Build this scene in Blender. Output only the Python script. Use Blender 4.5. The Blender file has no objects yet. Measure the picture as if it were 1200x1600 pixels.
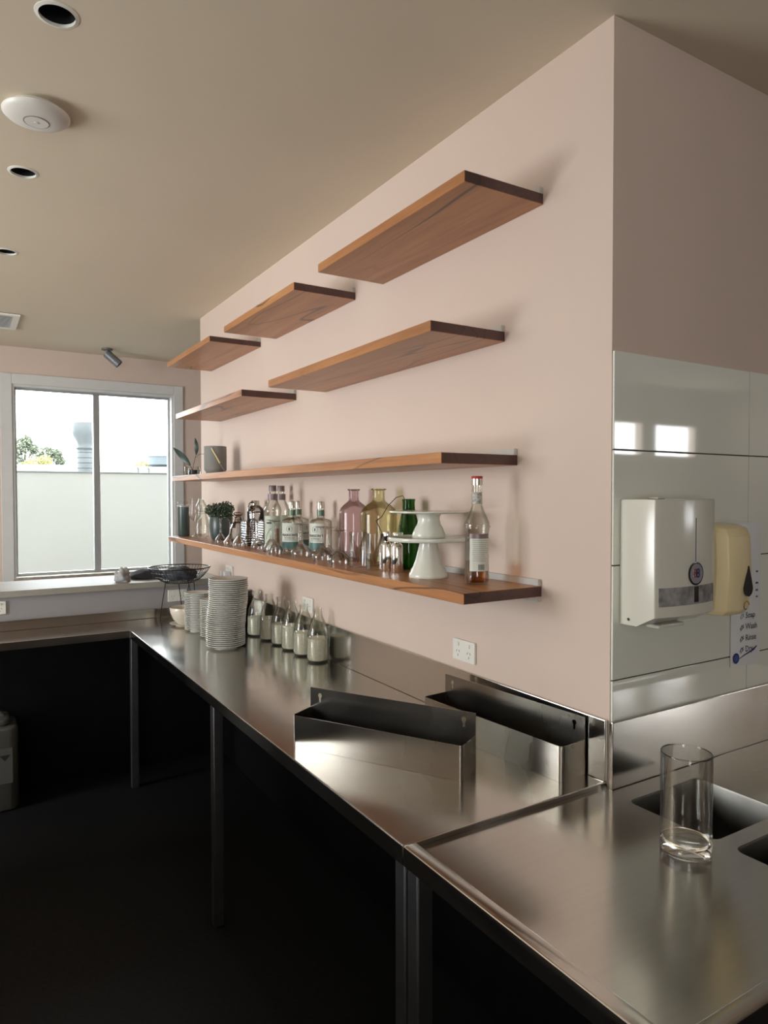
import bpy, bmesh, math, random
from mathutils import Vector, Matrix
random.seed(7)
PI = math.pi
S = bpy.context.scene
COL = S.collection

# ------------------------------------------------------------------ camera, world, light, exposure
cam_d = bpy.data.cameras.new('camera')
cam = bpy.data.objects.new('camera', cam_d); COL.objects.link(cam)
cam_d.sensor_fit = 'VERTICAL'; cam_d.sensor_height = 36.0; cam_d.lens = 1086.8 / 1600 * 36.0
cam_d.clip_start = 0.02; cam_d.clip_end = 400
YAW, PITCH, ROLL = 0.54825, -0.02458, -0.00152
F = Vector((math.sin(YAW) * math.cos(PITCH), math.cos(YAW) * math.cos(PITCH), math.sin(PITCH)))
r0 = Vector((math.cos(YAW), -math.sin(YAW), 0)); u0 = r0.cross(F)
Rt = r0 * math.cos(ROLL) + u0 * math.sin(ROLL); Up = Rt.cross(F)
CAM = Vector((-1.4395, -1.2218, 1.65))
cam.matrix_world = Matrix(((Rt.x, Up.x, -F.x, CAM.x), (Rt.y, Up.y, -F.y, CAM.y), (Rt.z, Up.z, -F.z, CAM.z), (0, 0, 0, 1)))
S.camera = cam

SKY = 14.0
w = bpy.data.worlds.new('sky'); S.world = w; w.use_nodes = True
bg = w.node_tree.nodes['Background']
bg.inputs[0].default_value = (0.93, 0.97, 1.0, 1); bg.inputs[1].default_value = SKY

def portal(name, loc, rot, sx, sy):
    d = bpy.data.lights.new(name, 'AREA'); d.shape = 'RECTANGLE'; d.size = sx; d.size_y = sy
    d.cycles.is_portal = True
    o = bpy.data.objects.new(name, d); COL.objects.link(o); o.location = loc; o.rotation_euler = rot
LEFT_WINDOWS = [(0.95, 1.80, 0.45, 2.6), (1.90, 2.75, 0.45, 2.6)]
FILL_WINDOW = (-3.9, -2.85, 0.9, 2.4)  # unseen opening added in the rear wall as fill light for the tiled side
XL = -5.0; YF = 5.25; YB = -4.0; XR = 6.6; ZC = 2.87
for a, b, c, d in LEFT_WINDOWS:                      # the openings, so that the sky is sampled through them
    portal('left_window_portal', (XL - 0.02, (a + b) / 2, (c + d) / 2), (0, -PI / 2, 0), d - c, b - a)
portal('far_window_portal', (-0.4, YF + 0.16, 1.77), (-PI / 2, 0, 0), 1.3, 1.6)
portal('fill_window_portal', ((FILL_WINDOW[0] + FILL_WINDOW[1]) / 2, YB - 0.02, (FILL_WINDOW[2] + FILL_WINDOW[3]) / 2), (PI / 2, 0, 0), FILL_WINDOW[1] - FILL_WINDOW[0], FILL_WINDOW[3] - FILL_WINDOW[2])
portal('back_window_portal', (5.4, YB - 0.02, 2.28), (PI / 2, 0, 0), 1.45, 0.36)

S.view_settings.view_transform = 'Standard'; S.view_settings.look = 'None'
S.view_settings.exposure = 0.42; S.view_settings.gamma = 1.0; S.view_settings.use_curve_mapping = False
S.cycles.use_denoising = True
S.cycles.max_bounces = 12; S.cycles.diffuse_bounces = 6; S.cycles.glossy_bounces = 6
S.cycles.transmission_bounces = 10; S.cycles.transparent_max_bounces = 40
S.cycles.sample_clamp_indirect = 6.0

# ------------------------------------------------------------------ materials
def nt(name):
    m = bpy.data.materials.new(name); m.use_nodes = True
    t = m.node_tree; b = t.nodes['Principled BSDF']; return m, t, b
def N(t, kind, **kw):
    n = t.nodes.new(kind)
    for k, v in kw.items():
        if hasattr(n, k): setattr(n, k, v)
        else: n.inputs[k.replace('_', ' ')].default_value = v
    return n
def plain(name, col, rough=0.5, metal=0.0, var=0.06, scale=12.0, bump=0.0, bscale=200.0, coat=0.0, spec=0.5):
    m, t, b = nt(name)
    tc = N(t, 'ShaderNodeTexCoord'); no = N(t, 'ShaderNodeTexNoise'); no.inputs['Scale'].default_value = scale
    no.inputs['Detail'].default_value = 4
    t.links.new(tc.outputs['Object'], no.inputs['Vector'])
    rp = N(t, 'ShaderNodeValToRGB')
    rp.color_ramp.elements[0].position = 0.3; rp.color_ramp.elements[1].position = 0.7
    rp.color_ramp.elements[0].color = tuple(c * (1 - var) for c in col) + (1,)
    rp.color_ramp.elements[1].color = tuple(min(1, c * (1 + var)) for c in col) + (1,)
    t.links.new(no.outputs['Fac'], rp.inputs['Fac']); t.links.new(rp.outputs['Color'], b.inputs['Base Color'])
    b.inputs['Roughness'].default_value = rough; b.inputs['Metallic'].default_value = metal
    b.inputs['Coat Weight'].default_value = coat; b.inputs['Specular IOR Level'].default_value = spec
    if bump > 0:
        n2 = N(t, 'ShaderNodeTexNoise'); n2.inputs['Scale'].default_value = bscale; n2.inputs['Detail'].default_value = 3
        t.links.new(tc.outputs['Object'], n2.inputs['Vector'])
        bp = N(t, 'ShaderNodeBump'); bp.inputs['Strength'].default_value = bump; bp.inputs['Distance'].default_value = 0.002
        t.links.new(n2.outputs['Fac'], bp.inputs['Height']); t.links.new(bp.outputs['Normal'], b.inputs['Normal'])
    return m
def steel(name, col=(0.56, 0.545, 0.52), r0=0.16, r1=0.34, axis=0, bump=0.0):
    m, t, b = nt(name); b.inputs['Metallic'].default_value = 1.0
    tc = N(t, 'ShaderNodeTexCoord')
    mp = N(t, 'ShaderNodeMapping'); sc = [90, 90, 90]; sc[axis] = 3; mp.inputs['Scale'].default_value = sc
    t.links.new(tc.outputs['Object'], mp.inputs['Vector'])
    br = N(t, 'ShaderNodeTexNoise'); br.inputs['Scale'].default_value = 1.0; br.inputs['Detail'].default_value = 2
    t.links.new(mp.outputs['Vector'], br.inputs['Vector'])
    sm = N(t, 'ShaderNodeTexNoise'); sm.inputs['Scale'].default_value = 4.0; sm.inputs['Detail'].default_value = 3; sm.inputs['Distortion'].default_value = 0.4
    t.links.new(tc.outputs['Object'], sm.inputs['Vector'])
    mr = N(t, 'ShaderNodeMapRange'); mr.inputs['From Min'].default_value = 0.3; mr.inputs['From Max'].default_value = 0.7
    mr.inputs['To Min'].default_value = r0; mr.inputs['To Max'].default_value = r1
    t.links.new(sm.outputs['Fac'], mr.inputs['Value']); t.links.new(mr.outputs['Result'], b.inputs['Roughness'])
    rp = N(t, 'ShaderNodeValToRGB')
    rp.color_ramp.elements[0].color = tuple(c * 0.94 for c in col) + (1,); rp.color_ramp.elements[1].color = tuple(min(1, c * 1.05) for c in col) + (1,)
    t.links.new(br.outputs['Fac'], rp.inputs['Fac']); t.links.new(rp.outputs['Color'], b.inputs['Base Color'])
    bp = N(t, 'ShaderNodeBump'); bp.inputs['Strength'].default_value = bump; bp.inputs['Distance'].default_value = 0.001
    t.links.new(br.outputs['Fac'], bp.inputs['Height']); t.links.new(bp.outputs['Normal'], b.inputs['Normal'])
    return m
def thin_glass(name, tint=(0.97, 0.98, 0.97), edge=(0.55, 0.6, 0.58), ior=1.5, rough=0.01, power=3.0, refl=0.4):
    """a thin sheet of glass: clear face on, darker along the rim where the eye looks through more of it"""
    m = bpy.data.materials.new(name); m.use_nodes = True; t = m.node_tree; t.nodes.clear()
    out = N(t, 'ShaderNodeOutputMaterial'); mix = N(t, 'ShaderNodeMixShader')
    tr = N(t, 'ShaderNodeBsdfTransparent'); gl = N(t, 'ShaderNodeBsdfGlossy'); gl.inputs['Roughness'].default_value = rough
    lw = N(t, 'ShaderNodeLayerWeight'); lw.inputs['Blend'].default_value = 0.5
    pw = N(t, 'ShaderNodeMath', operation='POWER'); pw.inputs[1].default_value = power
    t.links.new(lw.outputs['Facing'], pw.inputs[0])
    cm = N(t, 'ShaderNodeMix', data_type='RGBA'); cm.inputs[6].default_value = tint + (1,); cm.inputs[7].default_value = edge + (1,)
    t.links.new(pw.outputs[0], cm.inputs[0]); t.links.new(cm.outputs[2], tr.inputs['Color'])
    fr = N(t, 'ShaderNodeFresnel'); fr.inputs['IOR'].default_value = ior
    fm_ = N(t, 'ShaderNodeMath', operation='MULTIPLY'); fm_.inputs[1].default_value = refl; t.links.new(fr.outputs[0], fm_.inputs[0]); t.links.new(fm_.outputs[0], mix.inputs[0]); t.links.new(tr.outputs[0], mix.inputs[1]); t.links.new(gl.outputs[0], mix.inputs[2])
    t.links.new(mix.outputs[0], out.inputs['Surface']); return m
def wood(name, dark, mid, light, coat=0.14):
    m, t, b = nt(name); tc = N(t, 'ShaderNodeTexCoord'); oi = N(t, 'ShaderNodeObjectInfo')
    ad = N(t, 'ShaderNodeVectorMath', operation='ADD'); sc0 = N(t, 'ShaderNodeVectorMath', operation='SCALE')
    cb = N(t, 'ShaderNodeCombineXYZ')
    for i in range(3): t.links.new(oi.outputs['Random'], cb.inputs[i])
    t.links.new(cb.outputs[0], sc0.inputs[0]); sc0.inputs['Scale'].default_value = 37.0
    t.links.new(tc.outputs['Object'], ad.inputs[0]); t.links.new(sc0.outputs[0], ad.inputs[1])
    def layer(scale, s=1.0, det=5, dist=0.0):
        mp = N(t, 'ShaderNodeMapping'); mp.inputs['Scale'].default_value = scale
        t.links.new(ad.outputs[0], mp.inputs['Vector'])
        n = N(t, 'ShaderNodeTexNoise'); n.inputs['Scale'].default_value = s; n.inputs['Detail'].default_value = det; n.inputs['Distortion'].default_value = dist
        t.links.new(mp.outputs['Vector'], n.inputs['Vector']); return n
    broad = layer((14, 1.3, 14), 1.0, 5, 0.6); fine = layer((150, 5, 150), 1.0, 3)
    rp = N(t, 'ShaderNodeValToRGB'); e = rp.color_ramp.elements
    e[0].position = 0.25; e[0].color = dark + (1,); e[1].position = 0.75; e[1].color = light + (1,)
    k = rp.color_ramp.elements.new(0.5); k.color = mid + (1,)
    mx = N(t, 'ShaderNodeMath', operation='MULTIPLY_ADD'); mx.inputs[1].default_value = 0.35
    t.links.new(fine.outputs['Fac'], mx.inputs[0])
    s2 = N(t, 'ShaderNodeMath', operation='MULTIPLY'); s2.inputs[1].default_value = 0.68
    t.links.new(broad.outputs['Fac'], s2.inputs[0]); t.links.new(s2.outputs[0], mx.inputs[2])
    t.links.new(mx.outputs[0], rp.inputs['Fac'])
    vein = layer((5.0, 0.55, 5.0), 1.0, 2, 0.4)                     # gum veins: thin dark lines along a contour of the noise
    d = N(t, 'ShaderNodeMath', operation='SUBTRACT'); d.inputs[1].default_value = 0.52; t.links.new(vein.outputs['Fac'], d.inputs[0])
    ab = N(t, 'ShaderNodeMath', operation='ABSOLUTE'); t.links.new(d.outputs[0], ab.inputs[0])
    lt = N(t, 'ShaderNodeMapRange'); lt.inputs['From Min'].default_value = 0.003; lt.inputs['From Max'].default_value = 0.011
    lt.inputs['To Min'].default_value = 0.75; lt.inputs['To Max'].default_value = 0.0
    t.links.new(ab.outputs[0], lt.inputs['Value'])
    msk = layer((2.5, 0.8, 2.5), 1.0, 2); gt = N(t, 'ShaderNodeMapRange')
    gt.inputs['From Min'].default_value = 0.42; gt.inputs['From Max'].default_value = 0.50; t.links.new(msk.outputs['Fac'], gt.inputs['Value'])
    mm = N(t, 'ShaderNodeMath', operation='MULTIPLY'); t.links.new(lt.outputs['Result'], mm.inputs[0]); t.links.new(gt.outputs['Result'], mm.inputs[1])
    cm = N(t, 'ShaderNodeMix', data_type='RGBA'); cm.inputs[7].default_value = (0.035, 0.02, 0.015, 1)
    t.links.new(mm.outputs[0], cm.inputs[0]); t.links.new(rp.outputs['Color'], cm.inputs[6]); t.links.new(cm.outputs[2], b.inputs['Base Color'])
    b.inputs['Roughness'].default_value = 0.38; b.inputs['Coat Weight'].default_value = coat; b.inputs['Coat Roughness'].default_value = 0.2
    return m

M = {}
M['pink'] = plain('pink_paint', (0.62, 0.505, 0.43), 0.7, var=0.012, scale=3, bump=0.03, bscale=300, spec=0.25)
M['ceil'] = plain('ceiling_paint', (0.66, 0.58, 0.45), 0.8, var=0.015, scale=2)
M['greywall'] = plain('grey_lilac_paint', (0.30, 0.285, 0.285), 0.5, var=0.02, scale=3)
M['barblock'] = plain('dark_bar_blocker', (0.13, 0.115, 0.10), 0.5, var=0.1)
M['black'] = plain('black_paint', (0.005, 0.005, 0.006), 0.5, var=0.2, spec=0.15)
M['floor'] = plain('charcoal_floor', (0.008, 0.008, 0.009), 0.6, var=0.35, scale=60, bump=0.2, bscale=120, spec=0.2)
M['bounce_floor'] = plain('pale_bounce_floor', (0.42, 0.33, 0.22), 0.5, var=0.1)
M['tile'] = plain('glazed_tile', (0.72, 0.735, 0.655), 0.035, var=0.02, scale=2, bump=0.012, bscale=7)
M['grout'] = plain('dark_grout', (0.035, 0.034, 0.03), 0.9)
M['frame'] = plain('painted_frame', (0.62, 0.62, 0.60), 0.4, var=0.02)
M['alu'] = plain('grey_aluminium', (0.40, 0.41, 0.41), 0.4, 0.6, var=0.03)
M['sill'] = plain('weathered_sill', (0.40, 0.36, 0.29), 0.6, var=0.3, scale=30)
M['ledge'] = plain('pale_ledge', (0.30, 0.28, 0.24), 0.55, var=0.08, scale=8)
M['steel'] = steel('brushed_steel', (0.61, 0.59, 0.555), r0=0.13, r1=0.21)
M['steel_v'] = steel('brushed_steel_upright', r0=0.13, r1=0.20, axis=2)
M['rail'] = steel('rail_steel', (0.34, 0.325, 0.295), 0.2, 0.28, axis=0)
M['bowlsteel'] = plain('dull_bowl_steel', (0.20, 0.195, 0.175), 0.38, 1.0, var=0.15)
M['clearwin'] = plain('paper_behind_clear_window', (0.42, 0.43, 0.44), 0.12, 0.55, var=0.55, scale=38)
M['chrome'] = plain('chrome', (0.88, 0.87, 0.85), 0.10, 1.0, var=0.01)
M['legsteel'] = plain('leg_steel', (0.17, 0.17, 0.175), 0.45, 1.0, var=0.1)
M['wood'] = wood('red_gum_wood', (0.235, 0.092, 0.034), (0.40, 0.172, 0.063), (0.52, 0.25, 0.092))
M['woodend'] = wood('end_grain', (0.040, 0.018, 0.015), (0.075, 0.032, 0.026), (0.11, 0.05, 0.04), 0.15)
M['channel'] = plain('pale_channel', (0.52, 0.52, 0.49), 0.4, 0.3, var=0.03)
M['plastic'] = plain('white_plastic', (0.74, 0.73, 0.66), 0.3, var=0.01)
M['disp'] = plain('dispenser_white', (0.63, 0.62, 0.54), 0.16, var=0.01)
M['cream'] = plain('cream_plastic', (0.76, 0.65, 0.38), 0.28, var=0.03)
M['dark'] = plain('dark_plastic', (0.02, 0.02, 0.022), 0.2, var=0.1)
M['ink'] = plain('dark_ink', (0.03, 0.03, 0.035), 0.6, var=0.05)
M['navy'] = plain('navy_ink', (0.02, 0.025, 0.12), 0.5, var=0.05)
M['red'] = plain('red_ink', (0.42, 0.03, 0.03), 0.5, var=0.05)
M['orange'] = plain('orange_ink', (0.45, 0.22, 0.03), 0.5, var=0.05)
M['blue'] = plain('blue_ink', (0.05, 0.09, 0.32), 0.5, var=0.05)
M['paper'] = plain('white_paper', (0.70, 0.71, 0.72), 0.5, var=0.01)
M['china'] = plain('white_china', (0.66, 0.66, 0.61), 0.18, var=0.01)
M['stand'] = plain('pale_glaze', (0.68, 0.69, 0.61), 0.15, var=0.01)
M['bowl'] = plain('cream_china', (0.62, 0.56, 0.46), 0.2, var=0.02)
M['glass'] = thin_glass('clear_glass', (0.98, 0.98, 0.975), (0.50, 0.51, 0.50), power=5.0, refl=0.7)
M['vaseglass'] = thin_glass('vase_glass', (0.985, 0.99, 0.985), (0.35, 0.36, 0.35), power=9.0, refl=0.5)
M['bottle'] = thin_glass('bottle_glass', (0.97, 0.975, 0.96), (0.76, 0.78, 0.74), refl=0.5)
M['crystal'] = thin_glass('cut_crystal', (0.90, 0.90, 0.89), (0.40, 0.40, 0.39), 1.65, 0.03, 1.5, 1.0)
M['purple'] = thin_glass('purple_glass', (0.87, 0.81, 0.82), (0.62, 0.51, 0.54))
M['yellow'] = thin_glass('yellow_glass', (0.92, 0.91, 0.79), (0.72, 0.69, 0.50))
M['green'] = thin_glass('green_glass', (0.36, 0.55, 0.32), (0.18, 0.34, 0.16))
M['pane'] = thin_glass('window_glass', (0.78, 0.80, 0.80), (0.6, 0.65, 0.65), 1.15)
M['amber'] = thin_glass('amber_syrup', (0.76, 0.45, 0.24), (0.50, 0.22, 0.09))
M['label'] = plain('label_paper', (0.60, 0.62, 0.54), 0.5, var=0.02)
M['teal'] = plain('teal_ink', (0.07, 0.16, 0.145), 0.45, var=0.05)
M['foilgreen'] = plain('green_foil', (0.10, 0.16, 0.11), 0.35, 0.3, var=0.05)
M['silver'] = plain('silver_cap', (0.62, 0.60, 0.52), 0.25, 0.8, var=0.03)
M['mauve'] = plain('mauve_foil', (0.20, 0.15, 0.15), 0.4, 0.2, var=0.05)
M['flour'] = plain('pale_powder', (0.62, 0.60, 0.49), 0.9, var=0.12, scale=140)
M['pot'] = plain('dark_glazed_pot', (0.05, 0.07, 0.065), 0.3, var=0.1)
M['planter'] = plain('grey_planter', (0.20, 0.20, 0.18), 0.7, var=0.06)
M['leaf'] = plain('grey_green_leaf', (0.055, 0.085, 0.045), 0.5, var=0.4, scale=60)
M['leafblue'] = plain('dark_leaf', (0.035, 0.06, 0.05), 0.4, var=0.2)
M['paleyellow'] = plain('pale_yellow', (0.72, 0.62, 0.30), 0.5)
M['twig'] = plain('brown_twig', (0.05, 0.04, 0.022), 0.7)
M['wire'] = plain('black_wire', (0.02, 0.02, 0.022), 0.35, 0.5)
M['cloth'] = plain('dark_cloth', (0.05, 0.055, 0.065), 0.9, var=0.15, bump=0.3, bscale=90)
M['paperwad'] = plain('crumpled_tissue', (0.34, 0.34, 0.34), 0.8, var=0.08)
M['brownjar'] = thin_glass('brown_glass', (0.30, 0.17, 0.15), (0.10, 0.05, 0.045))
M['cocoa'] = plain('cocoa_powder', (0.10, 0.05, 0.04), 0.9)
M['drum'] = plain('milky_plastic', (0.09, 0.09, 0.082), 0.4, var=0.06)
M['parapet'] = plain('rendered_parapet', (0.132, 0.128, 0.114), 0.9, var=0.02, scale=1.5)
M['coping'] = plain('coping_metal', (0.06, 0.065, 0.06), 0.6)
M['galv'] = plain('galvanised_duct', (0.066, 0.074, 0.076), 0.5, 0.0, var=0.08)
M['galvdark'] = plain('duct_seam', (0.03, 0.033, 0.034), 0.6)
M['treeleaf'] = plain('tree_leaf', (0.12, 0.135, 0.09), 0.7, var=0.4, scale=2)
M['bushleaf'] = plain('yellow_bush_leaf', (0.34, 0.31, 0.13), 0.7, var=0.3, scale=2)
M['bark'] = plain('bark', (0.05, 0.04, 0.03), 0.9)
M['roofwhite'] = plain('white_roof', (0.45, 0.45, 0.44), 0.8)
M['tank'] = plain('pale_tank', (0.07, 0.085, 0.092), 0.6)
M['ground'] = plain('outside_ground', (0.10, 0.10, 0.095), 0.95)
M['spot'] = plain('grey_spotlight', (0.16, 0.17, 0.18), 0.4, 0.3)
M['ap'] = plain('off_white_plastic', (0.68, 0.66, 0.61), 0.35, var=0.01)
gm, gt_, gb_ = nt('solid_glass'); gb_.inputs['Transmission Weight'].default_value = 1.0; gb_.inputs['Roughness'].default_value = 0.0
gb_.inputs['IOR'].default_value = 1.48; gb_.inputs['Base Color'].default_value = (0.98, 0.99, 0.985, 1); M['solid'] = gm

# ------------------------------------------------------------------ mesh helpers
class MB:
    def __init__(s): s.v = []; s.f = []
    def add(s, vs, fs, T=None):
        o = len(s.v)
        s.v += [tuple(T @ Vector(p)) if T else tuple(p) for p in vs]; s.f += [tuple(i + o for i in f) for f in fs]; return s
    def box(s, x0, x1, y0, y1, z0, z1, T=None):
        return s.add([(x0, y0, z0), (x1, y0, z0), (x1, y1, z0), (x0, y1, z0), (x0, y0, z1), (x1, y0, z1), (x1, y1, z1), (x0, y1, z1)],
              [(3, 2, 1, 0), (4, 5, 6, 7), (0, 1, 5, 4), (1, 2, 6, 5), (2, 3, 7, 6), (3, 0, 4, 7)], T)
    def lathe(s, prof, n=32, T=None, a0=0.0, a1=2 * PI):
        full = abs(a1 - a0 - 2 * PI) < 1e-6; k = n if full else n + 1
        vs = []; idx = []
        for r, z in prof:
            if r < 1e-7: idx.append([len(vs)] * k); vs.append((0, 0, z))
            else:
                idx.append(list(range(len(vs), len(vs) + k)))
                for i in range(k):
                    a = a0 + (a1 - a0) * i / n; vs.append((r * math.sin(a), -r * math.cos(a), z))
        fs = []
        for j in range(len(prof) - 1):
            for i in range(n):
                i2 = (i + 1) % k
                q = [idx[j][i], idx[j][i2], idx[j + 1][i2], idx[j + 1][i]]
                q2 = []
                for x in q:
                    if x not in q2: q2.append(x)
                if len(q2) >= 3: fs.append(tuple(q2))
        return s.add(vs, fs, T)
    def tube(s, pts, r, n=8, closed=False, T=None):
        pts = [Vector(p) for p in pts]; m = len(pts); rs = r if isinstance(r, (list, tuple)) else [r] * m
        vs = []; fs = []; prev = None
        for i, p in enumerate(pts):
            if closed: d = pts[(i + 1) % m] - pts[i - 1]
            else: d = pts[min(i + 1, m - 1)] - pts[max(i - 1, 0)]
            d.normalize()
            if prev is None:
                a = d.orthogonal().normalized()
            else:
                a = (prev - d * prev.dot(d)).normalized()
            prev = a; b = d.cross(a)
            for k in range(n):
                t = 2 * PI * k / n; vs.append(p + (a * math.cos(t) + b * math.sin(t)) * rs[i])
        for i in range(m if closed else m - 1):
            j = (i + 1) % m
            for k in range(n):
                k2 = (k + 1) % n; fs.append((i * n + k, i * n + k2, j * n + k2, j * n + k))
        if not closed: fs += [tuple(range(n - 1, -1, -1)), tuple((m - 1) * n + k for k in range(n))]
        return s.add(vs, fs, T)
    def prism(s, poly, z0, z1, T=None):
        n = len(poly); vs = [(x, y, z0) for x, y in poly] + [(x, y, z1) for x, y in poly]
        fs = [tuple(range(n - 1, -1, -1)), tuple(range(n, 2 * n))] + [(i, (i + 1) % n, n + (i + 1) % n, n + i) for i in range(n)]
        return s.add(vs, fs, T)
    def build(s, name, mat, parent=None, smooth=None, bevel=0.0, seg=2, loc=(0, 0, 0)):
        me = bpy.data.meshes.new(name); me.from_pydata(s.v, [], s.f)
        bm = bmesh.new(); bm.from_mesh(me)
        bmesh.ops.recalc_face_normals(bm, faces=bm.faces)
        if bevel > 0:
            es = [e for e in bm.edges if len(e.link_faces) == 2 and e.calc_face_angle(0) > 0.6]
            bmesh.ops.bevel(bm, geom=es, offset=bevel, segments=seg, affect='EDGES', profile=0.5, clamp_overlap=True)
        bm.to_mesh(me); bm.free()
        return finish(me, name, mat, parent, smooth if smooth is not None else (20 if bevel > 0 else None), loc)
def finish(me, name, mat, parent=None, smooth=None, loc=(0, 0, 0)):
    for m in (mat if isinstance(mat, (list, tuple)) else [mat]): me.materials.append(M[m] if isinstance(m, str) else m)
    if smooth:
        for p in me.polygons: p.use_smooth = True
        me.set_sharp_from_angle(angle=math.radians(smooth))
    o = bpy.data.objects.new(name, me); COL.objects.link(o); o.location = loc
    if parent: o.parent = parent
    return o
def circle(cx, cy, r, n=24): return [(cx + r * math.cos(2 * PI * i / n), cy + r * math.sin(2 * PI * i / n)) for i in range(n)]
def rrect(x0, x1, y0, y1, r, n=4):
    out = []
    for cx, cy, a in ((x1 - r, y1 - r, 0), (x0 + r, y1 - r, PI / 2), (x0 + r, y0 + r, PI), (x1 - r, y0 + r, 1.5 * PI)):
        for i in range(n + 1): out.append((cx + r * math.cos(a + PI / 2 * i / n), cy + r * math.sin(a + PI / 2 * i / n)))
    return out
def plate(outer, holes, z0, z1, T=None):
    """a flat sheet with holes, thickness z0..z1: returns MB"""
    bm = bmesh.new(); loops = [outer] + holes; mb = MB()
    vs = []
    for L in loops:
        q = [bm.verts.new((x, y, 0)) for x, y in L]; vs.append(q)
        for i in range(len(q)): bm.edges.new((q[i], q[(i + 1) % len(q)]))
    bmesh.ops.triangle_fill(bm, use_beauty=True, edges=bm.edges[:])
    bm.verts.index_update()
    P = [(v.co.x, v.co.y) for v in bm.verts]; Fc = [tuple(v.index for v in f.verts) for f in bm.faces]
    n = len(P); fs = [tuple(reversed(f)) for f in Fc] + [tuple(i + n for i in f) for f in Fc]
    for q in vs:
        ids = [v.index for v in q]
        for i in range(len(ids)):
            a, b = ids[i], ids[(i + 1) % len(ids)]; fs.append((a, b, b + n, a + n))
    bm.free()
    return mb.add([(x, y, z0) for x, y in P] + [(x, y, z1) for x, y in P], fs, T)
def tag(o, label=None, cat=None, group=None, kind=None):
    if label: o['label'] = label
    if cat: o['category'] = cat
    if group: o['group'] = group
    if kind: o['kind'] = kind
    return o
def thing(name, label, cat, loc=(0, 0, 0), rz=0.0, group=None):
    o = bpy.data.objects.new(name, None); COL.objects.link(o); o.empty_display_size = 0.05
    o.location = loc; o.rotation_euler = (0, 0, rz); return tag(o, label, cat, group)
def struct(o, label, cat): return tag(o, label, cat, None, 'structure')
def dup(root, loc, rz, label, group=None):
    r = root.copy(); COL.objects.link(r); r.location = loc; r.rotation_euler = (0, 0, rz); r['label'] = label
    if group: r['group'] = group
    for ch in list(root.children):
        c = ch.copy(); COL.objects.link(c); c.parent = r
        for g in list(ch.children):
            d = g.copy(); COL.objects.link(d); d.parent = c
    return r
def face_cam(x, y, off=0.0):
    d = Vector((CAM.x - x, CAM.y - y)); return math.atan2(d.x, -d.y) + off
_txt = {}
def text(name, body, size, mat, parent, T=None, wrapR=None, zoff=0.0, align='CENTER', bold=0.0):
    """flat lettering as a mesh in the local XZ plane facing -Y (or wrapped round a cylinder of radius wrapR)"""
    cu = bpy.data.curves.new('lettering', 'FONT'); cu.body = body; cu.size = size; cu.align_x = align; cu.align_y = 'CENTER'
    cu.offset = bold; cu.resolution_u = 2
    tmp = bpy.data.objects.new('tmp', cu); COL.objects.link(tmp)
    dg = bpy.context.evaluated_depsgraph_get(); dg.update()
    me = bpy.data.meshes.new_from_object(tmp.evaluated_get(dg)); bpy.data.objects.remove(tmp)
    me.materials.clear()
    for v in me.vertices:
        x, z = v.co.x, v.co.y + zoff
        p = Vector((wrapR * math.sin(x / wrapR), -wrapR * math.cos(x / wrapR), z)) if wrapR else Vector((x, 0, z))
        v.co = T @ p if T else p
    me.name = name
    return finish(me, name, mat, parent)
def patch(R, a0, a1, z0, z1, n=10):
    return MB().lathe([(R, z0), (R, z1)], n, None, a0, a1)
ORD = ['zero', 'first', 'second', 'third', 'fourth', 'fifth', 'sixth', 'seventh', 'eighth', 'ninth', 'tenth', 'eleventh', 'twelfth', 'thirteenth', 'fourteenth', 'fifteenth', 'sixteenth', 'seventeenth', 'eighteenth', 'nineteenth', 'twentieth']
def ordinal(n):
    if n <= 20: return ORD[n]
    t, u = divmod(n, 10); tens = {2: 'twenty', 3: 'thirty', 4: 'forty'}[t]
    return (tens + '-' + ORD[u]) if u else {2: 'twentieth', 3: 'thirtieth', 4: 'fortieth'}[t]

# ------------------------------------------------------------------ room shell
LIGHTS = [(-1.21, 0.743), (-1.216, 1.754), (-1.22, 2.758)]
fl = MB().box(-2.72, XR + 0.1, YB - 0.1, YF + 0.15, -0.1, 0).build('floor', 'floor')
struct(fl, 'dark charcoal floor of the bar', 'floor')
struct(MB().box(XL - 0.1, -2.7201, YB - 0.1, YF + 0.15, -0.1, 0).build('floor_bounce', 'bounce_floor'), 'unseen pale floor beyond the bar, added to bounce light upward', 'floor')  # pale area out of view, added to bounce light onto the ceiling
struct(MB().box(-2.72, -2.10, -3.2, 2.3, 0.0005, 1.12).build('bar_blocker', 'barblock', bevel=0.004), 'unseen dark bar counter added to keep window light off the floor', 'bar counter')  # added out of view to block window light from the floor and under-bench
ce = plate([(XL - 0.1, YB - 0.1), (XR + 0.1, YB - 0.1), (XR + 0.1, YF + 0.15), (XL - 0.1, YF + 0.15)], [circle(x, y, 0.044) for x, y in LIGHTS], ZC, ZC + 0.1).build('ceiling', 'ceil')
struct(ce, 'flat cream ceiling with recessed downlights', 'ceiling')
wr = MB().box(0.0, 0.14, 0.008, 3.57, 0, ZC).build('wall_right', 'pink')
struct(wr, 'pale pink painted wall that carries the timber shelves', 'wall')
wt = MB().box(0.14, XR, 0.008, 0.14, 0, ZC).build('wall_front', 'pink')
struct(wt, 'shaded pink return wall above white tiles and sink', 'wall')
wf = MB()
WX0, WX1, WZ0, WZ1 = -1.06, 0.25, 0.955, 2.565
wf.box(XL, WX0, YF, YF + 0.15, 0, ZC).box(WX1, 1.6, YF, YF + 0.15, 0, ZC).box(WX0, WX1, YF, YF + 0.15, 0, WZ0).box(WX0, WX1, YF, YF + 0.15, WZ1, ZC)
struct(wf.build('wall_far', 'pink'), 'pink far wall around the bright window', 'wall')
struct(MB().box(1.6, 1.7, 0.14, YF + 0.15, 0, ZC).build('wall_alcove', 'pink'), 'pink side wall of the alcove behind the shelf wall', 'wall')
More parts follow.
